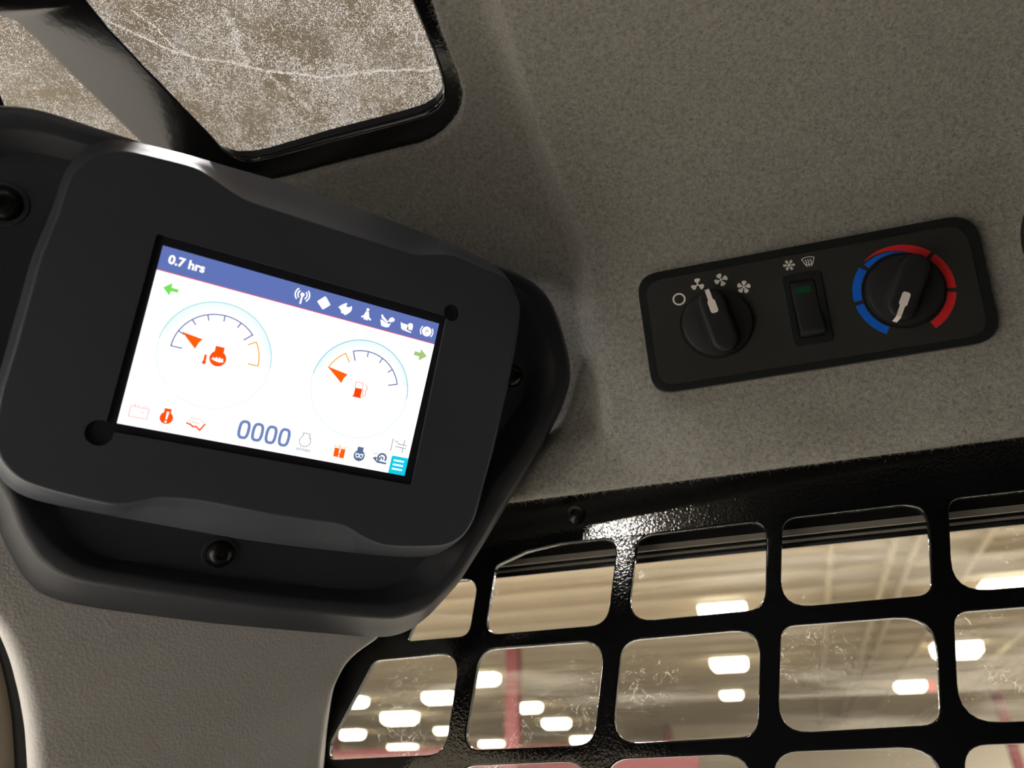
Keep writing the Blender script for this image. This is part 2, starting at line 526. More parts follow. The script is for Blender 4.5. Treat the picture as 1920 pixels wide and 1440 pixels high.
# ------------------------------------------------------------------ cab frames (camera-relative metres)
SO, SX, SY, SN = (0.18379, 0.22565, 0.21138), (0.74764, -0.66387, 0.0176), (0.32318, 0.34055, -0.88294), (-0.58016, -0.66581, -0.46916)
HO, HX, HY, HN = (0.37679, 0.04888, 0.28988), (0.1033, -0.99371, 0.04323), (0.35328, -0.00397, -0.93551), (-0.9298, -0.11191, -0.35065)
HA, HOo, HV = (0.1033, -0.9937, 0.04323), (0.99464, 0.1034, 0.0), (-0.00447, 0.043, 0.99907)
neg = lambda v: tuple(-c for c in v)
DK = 0.138 / 0.130                           # the display is drawn on a 130 mm wide screen; the real one is 138 mm
MS = frame([c * DK for c in SO], SX, neg(SY), SN) @ Matrix.Scale(DK, 4)              # display: x right, y up, z towards the operator
MH = frame(HO, HX, neg(HY), HN)              # control panel, same convention
MR = frame(HO, HA, HOo, HV)                  # headliner and roof: x rearwards, y outwards, z up

# ------------------------------------------------------------------ headliner (felt)
KS = np.array([-10, 0, 8, 18, 26, 133, 141, 150, 171.5, 200, 235, 260, 275, 335, 640.])
PR = np.array([(58, -104), (56, -115), (50, -120.5), (44, -116.5), (40.4, -107.7), (2.8, -7.5), (0, 0), (-3.2, 8.4), (-10.7, 28.6), (-30, 46), (-56, 60), (-78, 65), (-92, 66.5), (-152, 69), (-457, 72)], float)
KL = np.array([-10, 0, 8, 18, 26, 44, 62, 133, 141, 150, 171.5, 200, 235, 260, 275, 335, 640.])
PL = np.array([(58, -104), (56, -115), (50, -120.5), (44, -116.5), (40.4, -107.7), (38, -89), (44, -70), (19, -2.5), (16.4, 5), (13.5, 14), (8, 36), (-7, 62), (-36, 83), (-59, 87.5), (-75, 88.5), (-135, 89), (-440, 90)], float)
SS = np.arange(-10, 641, 2.0)
def prof(P, K):
    o = np.interp(SS, K, P[:, 0]); v = np.interp(SS, K, P[:, 1])
    k = np.hanning(13)[1:-1]; k /= k.sum()
    pad = 5
    def sm(a):
        e = np.concatenate([2 * a[0] - a[pad:0:-1], a, 2 * a[-1] - a[-2:-pad - 2:-1]])
        return np.convolve(e, k, mode='valid')
    return sm(o), sm(v)
RO, RV = prof(PR, KS); LO, LV = prof(PL, KL)
def head(a, s):
    af = np.interp(s, [100, 133, 171, 190, 220, 285, 336, 640], [-31, -31, -31, -33, -40, -46, -48, -56])
    t = np.clip((a - (af - 12)) / 14, 0, 1)
    wgt = t * t * (3 - 2 * t)
    o = np.interp(s, SS, LO) * (1 - wgt) + np.interp(s, SS, RO) * wgt
    v = np.interp(s, SS, LV) * (1 - wgt) + np.interp(s, SS, RV) * wgt
    o = o - np.clip(a - 215, 0, None) * 0.115
    return a, o, v
hole = [(-83, 640), (-83.5, 355), (-84.2, 332), (-83.2, 305), (-84.7, 292), (-88.5, 283), (-93.3, 276), (-98.6, 271.5), (-105.4, 267), (-114, 263), (-123.3, 260.5), (-175.5, 259.5), (-219, 257.5), (-330, 256)]
dom = [(-330, -10), (440, -10), (440, 632), (-83, 632)] + hole[1:]
dom = [(p[0], p[1]) for p in dom]
def dens(P, step=5.0):
    out = []
    for i in range(len(P)):
        a, b = np.array(P[i]), np.array(P[(i + 1) % len(P)])
        n = max(1, int(np.linalg.norm(b - a) / step))
        out += [tuple(a + (b - a) * k / n) for k in range(n)]
    return out
dom = dens(dom)
ex_pts = []
for i, a in enumerate(np.arange(-326, 438, 4.0)):
    for s in np.arange(-8, 598, 4.0):
        q = (a + (2.0 if int(s / 4) % 2 else 0), s)
        ex_pts.append(q)
darr = np.array(dom)
ex_arr = np.array(ex_pts)
msk = np.ones(len(ex_arr), bool)
inm = np.array([inside(dom, q) if (q[0] < -70 and q[1] > 245) else True for q in ex_arr])
near = np.array([np.min(np.hypot(*(darr - q).T)) < 2.5 if (q[0] < -70 and q[1] > 240) else False for q in ex_arr])
ex_pts = [tuple(q) for q in ex_arr[inm & ~near]]
hv, hf = tri2d([dom], lambda c: inside(dom, c) if (c[0] < -75 and c[1] > 245) else True, ex_pts)
ha, ho, hvv = head(hv[:, 0], hv[:, 1])
HP = np.stack([ha, ho, hvv], 1) / 1000
# the felt edge around the roof opening curls upwards
und = {}
for f in hf:
    for i in range(3):
        und[(f[i], f[(i + 1) % 3])] = 1
Vh = [tuple(p) for p in HP]; Fh = [tuple(f) for f in hf]
R = [(a, b) for (a, b) in und if (b, a) not in und and hv[a][1] > 250 and hv[b][1] > 250 and hv[a][0] < -70 and hv[b][0] < -70 and hv[a][0] > -329 and hv[a][1] < 599 and hv[b][1] < 599]
prev = {}
cen = np.array([-190, -150])
for lvl, (inw, up) in enumerate(((1.2, 1.0), (2.0, 3.0), (1.6, 7.0), (0.5, 12.0))):
    for (a, b) in R:
        for q in (a, b):
            if (q, lvl) not in prev:
                p = HP[q] * 1000
                d = np.array([-1.0, 0.0]) if p[1] < -95 else (np.array([0, -1.0]) if p[0] < -120 else np.array([-0.7, -0.7]))
                prev[(q, lvl)] = len(Vh)
                Vh.append(((p[0] + d[0] * inw) / 1000, (p[1] + d[1] * inw) / 1000, (p[2] + up) / 1000))
        i0, i1 = (a, b) if lvl == 0 else (prev[(a, lvl - 1)], prev[(b, lvl - 1)])
        Fh.append((i1, i0, prev[(a, lvl)], prev[(b, lvl)]))
liner = mesh('headliner', Vh, Fh, M['felt'])
liner.matrix_world = MR
liner.data.shade_smooth()
tag(liner, 'grey felt headliner with a raised fold covering the cab roof and upper side', 'headliner')
# loose felt pile: short fibres lying nearly flat
me = liner.data
me.calc_loop_triangles()
T = np.empty(len(me.loop_triangles) * 3, np.int32); me.loop_triangles.foreach_get('vertices', T); T = T.reshape(-1, 3)
P = np.empty(len(me.vertices) * 3); me.vertices.foreach_get('co', P); P = P.reshape(-1, 3)
cen_t = P[T].mean(axis=1)
vis = (cen_t[:, 0] > -0.24) & (cen_t[:, 0] < 0.235) & (cen_t[:, 1] > -0.19)
T = T[vis]
e1, e2 = P[T[:, 1]] - P[T[:, 0]], P[T[:, 2]] - P[T[:, 0]]
nn = np.cross(e1, e2); ar = np.linalg.norm(nn, axis=1) / 2
nn = nn / (2 * ar[:, None] + 1e-12)
cabin = np.array([-190, -250, -300]) / 1000   # towards the cabin, to orient the pile
sgn = np.sign(np.einsum('ij,ij->i', nn, cabin - P[T[:, 0]])); nn *= sgn[:, None]
NF = 200000
k = rng.choice(len(T), NF, p=ar / ar.sum())
u, v_ = rng.random(NF), rng.random(NF); sw = u + v_ > 1; u[sw], v_[sw] = 1 - u[sw], 1 - v_[sw]
base = P[T[k, 0]] + e1[k] * u[:, None] + e2[k] * v_[:, None]
rd = rng.normal(size=(NF, 3)); n_ = nn[k]
rd -= n_ * np.einsum('ij,ij->i', rd, n_)[:, None]; rd /= np.linalg.norm(rd, axis=1)[:, None]
sd = np.cross(n_, rd)
ln = rng.uniform(0.0012, 0.0032, NF)[:, None]; lift = rng.uniform(0.0001, 0.0009, NF)[:, None]
wd = rng.uniform(0.00003, 0.00006, NF)[:, None]
bend = sd * rng.normal(0, 0.0005, NF)[:, None]
p0, p1 = base - sd * wd, base + sd * wd
mid = base + rd * ln * 0.5 + n_ * lift + bend
p2, p3 = mid + sd * wd, mid - sd * wd
p4 = base + rd * ln + n_ * lift * rng.uniform(0.3, 1.2, NF)[:, None]
# longer stray fibres standing off the cut edge round the roof opening and off the lower lip
er = np.array([HP[q] for (q, _) in R]); el = np.array([HP[q] for q in np.where((hv[:, 1] > -3) & (hv[:, 1] < 14) & (hv[:, 0] > -120) & (hv[:, 0] < 235))[0]])
NE = 7000
src = np.concatenate([er[rng.integers(0, len(er), NE)], el[rng.integers(0, len(el), NE // 4)]])
NE = len(src); isl = np.arange(NE) >= 7000
src = src + rng.normal(0, 0.0022, (NE, 3)) * np.array([1, 1, 0.35])
out_ = np.where(isl[:, None], np.array([0, 0.2, -1.0]), (np.array([-0.19, -0.2, 0.088]) - src) * np.array([1, 1, 0]))
out_ = out_ / np.linalg.norm(out_, axis=1)[:, None] * 0.6 + rng.normal(0, 0.55, (NE, 3)) + np.array([0, 0, -0.25])
out_ /= np.linalg.norm(out_, axis=1)[:, None]
L2 = rng.uniform(0.0008, 0.0024, NE)[:, None] * np.where(isl, 0.3, 1.0)[:, None]; bd = rng.normal(0, 0.0006, (NE, 3))
s2 = np.cross(out_, rng.normal(size=(NE, 3))); s2 /= np.linalg.norm(s2, axis=1)[:, None]; w2 = rng.uniform(0.00003, 0.00006, NE)[:, None]
m2 = src + out_ * L2 * 0.55 + bd
p0, p1 = np.concatenate([p0, src - s2 * w2]), np.concatenate([p1, src + s2 * w2])
p2, p3 = np.concatenate([p2, m2 + s2 * w2]), np.concatenate([p3, m2 - s2 * w2])
p4 = np.concatenate([p4, src + out_ * L2 + bd * 2.2])
NF = len(p0)
FV = np.stack([p0, p1, p2, p3, p4], 1).reshape(-1, 3)
bi = np.arange(NF) * 5
loops = np.stack([bi, bi + 1, bi + 2, bi + 3, bi + 3, bi + 2, bi + 4], 1).reshape(-1)
fm = bpy.data.meshes.new('felt_pile')
fm.vertices.add(len(FV)); fm.vertices.foreach_set('co', FV.reshape(-1))
fm.loops.add(len(loops)); fm.loops.foreach_set('vertex_index', loops.astype(np.int32))
fm.polygons.add(NF * 2)
st = np.stack([np.arange(NF) * 7, np.arange(NF) * 7 + 4], 1).reshape(-1)
fm.polygons.foreach_set('loop_start', st.astype(np.int32))
fm.update(calc_edges=True); fm.validate()
pile = link('felt_pile', fm, M['fibre'], liner)
tag(pile, kind='stuff')

# ------------------------------------------------------------------ black roof frame with two glazed openings
lipo = [(-262.6, -440), (-262.4, -198), (-262, -182), (-258.9, -157.6), (-254.7, -126.7), (-250.9, -101), (-250, -91), (-246.9, -84.6), (-242.5, -79.6), (-235, -77), (-225.3, -76.6), (-180, -79.5), (-130, -80.8), (-115, -82), (-106.2, -85), (-100.5, -90), (-97.6, -96), (-96.2, -104), (-95.6, -123), (-96.4, -149), (-97, -200), (-97, -440)]
lipo2 = fillet([(-262, -470), (-97, -470), (-97, -680), (-262, -680)], 15)
pane2 = [(-420, -208), (-340, -205), (-326, -202), (-318.6, -198.2), (-314.6, -194.3), (-312.2, -187.6), (-310.3, -175.6), (-305.6, -145.9), (-300, -110), (-293, -60), (-300, -50), (-420, -48)]
def roof_map(x, y, h):
    d = min(30.0, max(0.0, -285 - x))
    e = min(1.0, max(0.0, (-228 - x) / 22)) * (1 if x > -275 else 0) * (h - 94) * 0.95
    return ((x - e) / 1000, y / 1000, (h + d * d * 0.010) / 1000)
roof = plate('roof_frame', dens([(-430, -860), (-60, -860), (-60, -25), (-430, -25)], 12), [lipo, lipo2, pane2], 103, 94, M['roofpaint'], None, 0, 2, 40, roof_map)
roof.matrix_world = MR
bm = bmesh.new(); bm.from_mesh(roof.data)
ed = [e for e in bm.edges if len(e.link_faces) == 2 and e.calc_face_angle(0) > 0.9]
bmesh.ops.bevel(bm, geom=ed, offset=0.0022, segments=3, affect='EDGES', profile=0.5, clamp_overlap=True)
bm.to_mesh(roof.data); bm.free()
roof.data.shade_smooth(); roof.data.set_sharp_from_angle(angle=math.radians(40))
weighted(roof)
tag(roof, 'glossy black steel roof frame around the two dusty roof panes', 'roof frame')
def tube(name, pts, r, mat_, parent=None, seg=8, closed=False):
    V, F = [], []
    n = len(pts)
    Pn = [Vector(p) for p in pts]
    for i, p in enumerate(Pn):
        a = Pn[i - 1] if (i or closed) else p
        b = Pn[(i + 1) % n] if (i < n - 1 or closed) else p
        t = (b - a).normalized()
        up = Vector((0, 0, 1)) if abs(t.z) < 0.9 else Vector((1, 0, 0))
        s = t.cross(up).normalized(); q = s.cross(t)
        for k in range(seg):
            an = 2 * math.pi * k / seg
            V.append(p + s * r * math.cos(an) + q * r * math.sin(an))
    m = n if closed else n - 1
    for i in range(m):
        j = (i + 1) % n
        for k in range(seg):
            F.append((i * seg + k, j * seg + k, j * seg + (k + 1) % seg, i * seg + (k + 1) % seg))
    return mesh(name, V, F, mat_, parent, 60)
V, F = [], []
for x, y in lipo:
    for h in (96.2, 103.0):
        p = roof_map(x, y, h)
        V.append((-0.178 + (p[0] + 0.178) * 0.996, -0.36 + (p[1] + 0.36) * 0.998, p[2]))
for i in range(len(lipo) - 1): F.append((2 * i, 2 * i + 2, 2 * i + 3, 2 * i + 1))
mesh('rubber_seal', V, F, M['rubber'], roof, 60)
w1 = plate('window_1', [(-292, -455), (-82, -455), (-82, -62), (-292, -62)], [], 103.3, 107.3, M['dirty'])
w1.matrix_world = MR
tag(w1, 'dusty scratched roof window pane in the black roof frame', kind='structure')
DUST_LINES = [  # dried run marks on the pane: (path, spread mm, flakes per mm)
    ([(-273, -190), (-258.6, -173.7), (-243.2, -156.2), (-231.2, -147.8), (-217, -142), (-199, -130.4), (-181.5, -123.7), (-167.3, -116.7), (-143.8, -114), (-118, -109.3), (-105.7, -105.2), (-94.5, -106)], 0.55, 12),
    ([(-250, -185), (-243, -171), (-241.6, -158.6), (-234, -148.6)], 0.35, 8),
    ([(-202, -172), (-202, -158), (-206, -149), (-206.5, -136)], 1.6, 16),
    ([(-200, -129), (-193, -115), (-184.6, -96)], 1.2, 8)]
w4 = plate('added_pane', [(-292, -695), (-82, -695), (-82, -456), (-292, -456)], [], 103.3, 107.3, M['glass'])  # unseen clear pane added so a hall lamp reflects in the guard
w4.matrix_world = MR
tag(w4, kind='structure')
def dust(parent, h, regions, lines, n):
    from mathutils import noise as mn
    pts, size, rot, asp = [], [], [], []
    while len(pts) < n:
        x0, x1, y0, y1 = regions[rng.integers(len(regions))]
        x, y = rng.uniform(x0, x1), rng.uniform(y0, y1)
        q = Vector((x / 22, y / 22, 0.3)); d = 0.5 + 0.9 * mn.noise(q) + 0.5 * mn.noise(q * 3.1)
        if rng.random() < 0.12 + d * 0.85:
            pts.append((x, y)); size.append(0.09 + 0.3 * rng.random() ** 2.8); rot.append(rng.uniform(0, 6.28)); asp.append(rng.uniform(0.35, 1.0))
    for L, w, dens_ in lines:
        for (ax, ay), (bx, by) in zip(L, L[1:]):
            k = int(math.hypot(bx - ax, by - ay) * dens_)
            for _ in range(k):
                t_ = rng.random(); wob = 1.2 * math.sin(9 * t_ + ax)
                pts.append((ax + (bx - ax) * t_ + rng.normal(0, w) + wob * 0.3, ay + (by - ay) * t_ + rng.normal(0, w) + wob * 0.4))
                size.append(0.12 + 0.25 * rng.random()); rot.append(rng.uniform(0, 6.28)); asp.append(rng.uniform(0.5, 1))
    for _ in range(n // 60):                 # curled hairs of dried dirt
        x0, x1, y0, y1 = regions[rng.integers(len(regions))]
        x, y, a = rng.uniform(x0, x1), rng.uniform(y0, y1), rng.uniform(0, 6.28)
        kk = rng.normal(0, 0.35)
        for _ in range(rng.integers(5, 16)):
            pts.append((x, y)); size.append(0.3); rot.append(a); asp.append(0.3)
            x += 0.42 * math.cos(a); y += 0.42 * math.sin(a); a += kk + rng.normal(0, 0.15)
    P_, S_, A_, Q_ = np.array(pts), np.array(size), np.array(rot), np.array(asp)
    m = len(P_); V_ = np.zeros((m, 5, 3))
    for k in range(5):
        an = 2 * math.pi * k / 5 + rng.normal(0, 0.25, m); rr = S_ * rng.uniform(0.7, 1.25, m)
        u, v = rr * np.cos(an), rr * np.sin(an) * Q_
        V_[:, k, 0] = (P_[:, 0] + u * np.cos(A_) - v * np.sin(A_)) / 1000
        V_[:, k, 1] = (P_[:, 1] + u * np.sin(A_) + v * np.cos(A_)) / 1000
        V_[:, k, 2] = (h + rng.uniform(-0.05, 0.05, m)) / 1000
    o = mesh('dust', V_.reshape(-1, 3), np.arange(m * 5).reshape(-1, 5), M['dust'], parent, fix=False)
    return tag(o, kind='stuff')
dust(w1, 103.15, [(-288, -84, -235, -66)], DUST_LINES, 125000)
dust(w1, 103.1, [(-288, -84, -450, -225)], [], 70000)
w2 = plate('window_2', [(-428, -230), (-284, -230), (-284, -30), (-428, -30)], [], 112.6, 116.6, M['dirty'])
w2.matrix_world = MR
dust(w2, 112.4, [(-400, -285, -225, -60)], [], 46000)
tag(w2, 'dusty front roof pane at the top left beside the display', kind='structure')

# ------------------------------------------------------------------ side window behind the guard, and the guard
GX = 0.45
def side_map(y, z, h): return (GX + h / 1000, y / 1000, z / 1000 + EYE)
Hs = [
 fillet([(216, 131), (182.8, 131.4), (188.8, 94.8), (232.4, 94.2)], [6, 10, 8, 2]),
 fillet([(171, 138), (150, 145.2), (127, 147.8), (88.4, 148.2), (98.9, 95.6), (178, 94.6)], [5, 14, 20, 10, 13, 9]),
 fillet([(75.7, 147.6), (-2, 149), (7.4, 97.6), (86.5, 96)], [11, 10, 13, 13]),
 fillet([(-11, 148.8), (-88.5, 149.6), (-78.2, 98.7), (-0.8, 97.5)], [10, 12, 9, 14]),
 fillet([(-99.6, 149.8), (-178, 150.2), (-168, 99.5), (-88.4, 99)], [9, 12, 12, 14]),
 fillet([(-189, 150.3), (-266, 150.6), (-256, 100), (-179, 99.6)], 12),
 fillet([(255.5, 83.4), (194.2, 84.9), (202.1, 27.6), (281, 26), (281.6, 36)], [8, 13, 13, 4, 8]),
 fillet([(181, 85.6), (100.6, 86.4), (111, 30.8), (190.3, 29.3)], [13, 13, 12, 10]),
 fillet([(90.6, 85.6), (11.5, 87.2), (21.9, 32.8), (100.4, 30.8)], [13, 13, 11, 13]),
 fillet([(0.3, 87.6), (-77.2, 88.2), (-66.2, 35.9), (11.2, 33.8)], [9, 16, 11, 13]),
 fillet([(-86.2, 88.8), (-163, 89.3), (-153, 36.8), (-74.5, 36)], [9, 13, 12, 15]),
 fillet([(-174, 89.4), (-251, 90), (-241, 37.2), (-164, 36.9)], 13),
 fillet([(285, 17.5), (203.5, 20), (212, -35), (298, -36)], 12),
 fillet([(193, 21), (114, 22.6), (123.5, -33), (202, -34)], [13, 13, 12, 12]),
 fillet([(103, 23), (26, 24.6), (35.5, -31), (114, -32)], [14, 14, 12, 12]),
 fillet([(14.6, 24.8), (-63.3, 26.2), (-53, -29), (25, -30)], [14, 15, 12, 12]),
 fillet([(-73.5, 26.2), (-150, 27), (-140, -28), (-64, -29)], [13, 13, 12, 12]),
 fillet([(-161, 27.2), (-238, 28), (-228, -27), (-151, -28)], 13)]
guard = plate('window_guard', [(330, -60), (330, 120), (240, 215), (-330, 215), (-330, -60)], Hs, 5.0, 0.0, M['paint'], None, 0, 2, 40, side_map)
bm = bmesh.new(); bm.from_mesh(guard.data)
ed = [e for e in bm.edges if len(e.link_faces) == 2 and e.calc_face_angle(0) > 0.9]
bmesh.ops.bevel(bm, geom=ed, offset=0.0009, segments=3, affect='EDGES', profile=0.5, clamp_overlap=True)
bm.to_mesh(guard.data); bm.free()
guard.data.shade_smooth(); guard.data.set_sharp_from_angle(angle=math.radians(40))
weighted(guard)
tag(guard, 'glossy black steel guard with rows of rounded openings over the side window', 'window guard')
SCREW = [(0, 2.6), (2.0, 2.6), (2.1, 4.6), (3.2, 4.4), (5.0, 3.4), (6.2, 1.9), (6.7, 0.4), (6.7, -1)]
gb = lathe('guard_screw', SCREW, M['screw'], guard, 28)
gb.matrix_local = Matrix.Translation((GX, 0.1152, 0.1662 + EYE)) @ Matrix.Rotation(-math.pi / 2, 4, 'Y')
sw = empty('window_3', Matrix.Translation((0, 0, EYE)))
tag(sw, 'sliding side window with black top channel behind the guard', kind='structure')
def bar(name, x0, x1, z0, z1, m, slope=0.006):
    V = []
    for y in (-0.36, 0.36):
        for (x, z) in ((x0, z0), (x1, z0), (x1, z1), (x0, z1)):
            V.append((x, y, z - slope * y))
    F = [(0, 1, 2, 3), (7, 6, 5, 4)] + [(i, i + 4, (i + 1) % 4 + 4, (i + 1) % 4) for i in range(4)]
    return mesh(name, V, F, m, sw)
bar('top_channel', 0.462, 0.53, 0.1615, 0.23, M['rail'])
bar('channel_lip', 0.4695, 0.4712, 0.1441, 0.1478, M['railgrey'])
bar('channel_web', 0.4712, 0.475, 0.1445, 0.165, M['rail'])
bar('glass_clip', 0.4745, 0.4752, 0.1415, 0.1429, M['railgrey'])
bar('channel_fin', 0.4752, 0.479, 0.1415, 0.165, M['rail'])
bar('glass_edge', 0.4765, 0.478, 0.1385, 0.150, M['rail'])
gp = boxes('pane', [(0.479, 0.484, -0.36, 0.36, -0.2, 0.155)], M['glass'], sw)

# ------------------------------------------------------------------ unseen cab panels added round the operator to hold back light
M['cabdark'] = mat('dark cab lining', (0.03, 0.0295, 0.0285), 0.8, 0.2)
cabz = lambda L: [(a, b, c, d, e + EYE, f + EYE) for a, b, c, d, e, f in L]
def holed(name, loops, h0, h1, f):           # a lining panel with a window opening
    o = plate(name, loops[0], loops[1:], h0, h1, M['cabdark'], None, 0, 1, 40, f)
    return tag(o, kind='structure')
holed('wall_cab_back', [[(-470, -750), (470, -750), (470, 420), (-470, 420)]], -400, -375, lambda x, z, h: (x / 1000, h / 1000, z / 1000 + EYE))  # left without an opening to cut light from the rear
holed('wall_cab_left', [[(-400, -750), (480, -750), (480, 420), (-400, 420)], fillet([(250, -480), (440, -480), (440, 60), (250, 60)], 40)], -500, -475, lambda y, z, h: (h / 1000, y / 1000, z / 1000 + EYE))  # opening narrowed and set forward to shape the light inside
tag(boxes('wall_cab_right', cabz([(0.456, 0.47, -0.40, 0.35, -0.75, -0.07)]), M['cabdark']), kind='structure')
tag(boxes('floor_cab', cabz([(-0.5, 0.47, -0.40, 0.50, -0.80, -0.75)]), M['cabdark']), kind='structure')
tag(boxes('header_blocker', cabz([(-0.475, 0.12, 0.462, 0.48, 0.10, 0.42)]), M['cabdark']), kind='structure')  # unseen header added to keep high front light off the felt
tag(boxes('roof_blocker', cabz([(-0.5, 0.0, -0.40, 0.04, 0.41, 0.43), (0.0, 0.50, -0.42, -0.17, 0.41, 0.43), (0.42, 0.50, -0.17, 0.44, 0.41, 0.43)]), M['cabdark']), kind='structure')  # unseen covers added to stop light leaking in from above

# ------------------------------------------------------------------ vinyl pillar cover
PO, P1, P2, PN = (0.31839, 0.27603, 0.08213), (0.76883, -0.63945, 0), (0.21406, 0.25737, -0.9423), (0.60256, 0.72447, 0.33476)
PK = 1.0231
MP = frame([c * PK for c in PO], P1, neg(P2), neg(PN)) @ Matrix.Scale(PK, 4)
ry = np.array([-80, -60, -30, -12, -6, -1.6, 5.8, 13.6, 26.5, 43.1, 62, 68, 90, 120, 170.])
rx = np.array([60, 62, 70, 84, 96, 92, 82.4, 75.5, 71.6, 71.2, 72.6, 73.4, 77, 82, 92.])
ly = np.array([-80, -40, -20, 3, 13.6, 27, 43, 56.6, 70.3, 90, 120, 170.])
lx = np.array([-150, -130, -113, -93.5, -83.1, -74.1, -65.9, -60, -55.4, -49, -42, -34.])
V, F = [], []
rows = np.concatenate([np.arange(-50, 150, 2.5), [150]])
ker = np.array([1, 2, 3, 2, 1]) / 9
Lx = np.interp(rows, ly, lx); Rx = np.interp(rows, ry, rx)
Rx[2:-2] = np.convolve(Rx, ker, 'valid'); Lx[2:-2] = np.convolve(Lx, ker, 'valid')
sect = None
for y, l, r in zip(rows, Lx, Rx):
    pts = []
    pts.append((l - 11, -60))
    for k in range(0, 9):
        a = math.pi / 2 * k / 8
        pts.append((l - 10 * math.cos(a), -14 + 14 * math.sin(a)))
    for k in range(1, 24):
        pts.append((l + (r - 5 - l) * k / 24, 0))
    for k in range(0, 6):
        a = math.pi / 2 * k / 5
        pts.append((r - 5 + 5 * math.sin(a), -5 + 5 * math.cos(a)))
    pts.append((r + 24, -75))
    ns = len(pts)
    V += [(x / 1000, -y / 1000, h / 1000) for x, h in pts]
for i in range(len(rows) - 1):
    for k in range(ns - 1):
        F.append((i * ns + k, i * ns + k + 1, (i + 1) * ns + k + 1, (i + 1) * ns + k))
pil = mesh('pillar_cover', V, F, M['vinyl'], None, 50)
pil.matrix_world = MP
tag(pil, 'grey grained vinyl cover of the corner pillar below the display', 'pillar cover')
d1 = empty('door_1', MP)
notch = [(-250, 368), (142, 368), (154, 355), (169, 340), (191, 323), (219, 303), (242, 296), (264, 300), (278, 310), (292, 330), (302, 362), (475, 362), (475, -60), (375, -60), (360, 110), (104, 170), (-250, 170)]
ff_ = plate('front_blocker', notch, [], 360, 372, M['rail'], None, 0, 1, 40, lambda x, z, h: (x / 1000, h / 1000, z / 1000 + EYE))  # unseen black plate shaped for the roof reflection and to block front light
ff_.parent = d1
ff_.matrix_parent_inverse = MP.inverted()
tag(d1, 'edge of the front door with black seal at the lower left corner', kind='structure')
V, F = [], []
for i, y in enumerate(rows):
    for x, h in ((Lx[i] - 2, -22), (Lx[i] - 9, -18), (Lx[i] - 14, -22), (Lx[i] - 17, -30), (Lx[i] - 17, -60)):
        V.append((x / 1000, -y / 1000, h / 1000))
for i in range(len(rows) - 1):
    for k in range(4): F.append((i * 5 + k, i * 5 + k + 1, i * 5 + 6 + k, i * 5 + 5 + k))
mesh('door_seal', V, F, M['rubber'], d1, 60)
V, F = [], []
for i, y in enumerate(rows):
    for x, h in ((Lx[i] - 14, -30), (Lx[i] - 24, -27), (Lx[i] - 26, -32), (Lx[i] - 27, -60)):
        V.append((x / 1000, -y / 1000, h / 1000))
for i in range(len(rows) - 1):
    for k in range(3): F.append((i * 4 + k, i * 4 + k + 1, i * 4 + 5 + k, i * 4 + 4 + k))
mesh('door_frame', V, F, M['frame_beige'], d1, 40)

# ------------------------------------------------------------------ display mount
FLOOR = [(-8.23, 133.68), (1.52, 140.67), (11.03, 142.91), (34.87, 143.27), (57.45, 144.75), (84.19, 145.19), (118.54, 145.32), (136.00, 144.03), (150.50, 139.02), (158.56, 132.56), (164.58, 122.10), (171.36, 102.05), (178.44, 76.65), (188.78, 56.26), (193.87, 41.48), (202.14, 24.51), (201.06, 6.86), (199.49, 3.39), (192.83, -7.74), (189.13, -11.25), (179.84, -23.38), (166.01, -30.52), (95.87, -32.13), (15.02, -33.42), (-46.49, -30.12), (-61.18, -28.79), (-70.19, -22.96), (-78.36, -16.31), (-80.03, -2.65), (-74.69, 16.79), (-62.73, 48.61), (-47.75, 80.36), (-28.04, 109.79), (-16.92, 122.37)]
RIM_IN = [(-13.24, 136.47), (-1.65, 143.65), (7.59, 145.51), (35.73, 147.42), (55.76, 148.24), (81.46, 149.30), (106.41, 149.54), (135.48, 148.58), (144.68, 147.68), (152.62, 145.76), (166.90, 138.54), (176.73, 123.98), (183.68, 102.87), (189.93, 73.52), (200.01, 55.75), (206.09, 41.80), (214.08, 20.24), (214.08, 6.87), (210.07, -2.05), (202.97, -13.31), (196.32, -21.38), (186.94, -30.79), (178.02, -34.51), (153.77, -38.46), (92.15, -38.42), (37.72, -39.63), (-9.93, -38.35), (-42.80, -36.28), (-55.68, -36.42), (-71.02, -32.33), (-80.94, -26.09), (-86.63, -14.63), (-86.28, -0.99), (-80.66, 19.96), (-69.14, 50.79), (-54.75, 81.55), (-34.38, 112.12), (-23.17, 126.61)]
RIM_OUT = [(-34.24, 121.35), (-27.42, 133.28), (-18.77, 144.21), (-8.70, 150.98), (0.54, 153.26), (14.07, 154.44), (59.69, 156.78), (86.00, 157.65), (113.78, 157.51), (137.49, 157.05), (152.10, 156.22), (169.35, 148.74), (182.44, 131.59), (192.05, 108.62), (201.65, 83.81), (210.05, 63.84), (215.51, 49.67), (222.94, 24.99), (225.03, 7.83), (220.82, -4.71), (210.64, -22.05), (200.76, -34.07), (190.27, -40.29), (176.67, -42.88), (167.97, -43.38), (152.46, -43.87), (90.89, -43.75), (36.55, -44.64), (-11.20, -45.83), (-22.88, -46.20), (-38.36, -45.18), (-53.47, -45.32), (-65.59, -44.28), (-73.14, -41.68), (-84.82, -35.04), (-92.70, -21.50), (-93.02, -3.13), (-86.52, 21.85), (-75.16, 52.41), (-60.97, 82.92), (-45.18, 107.11)]
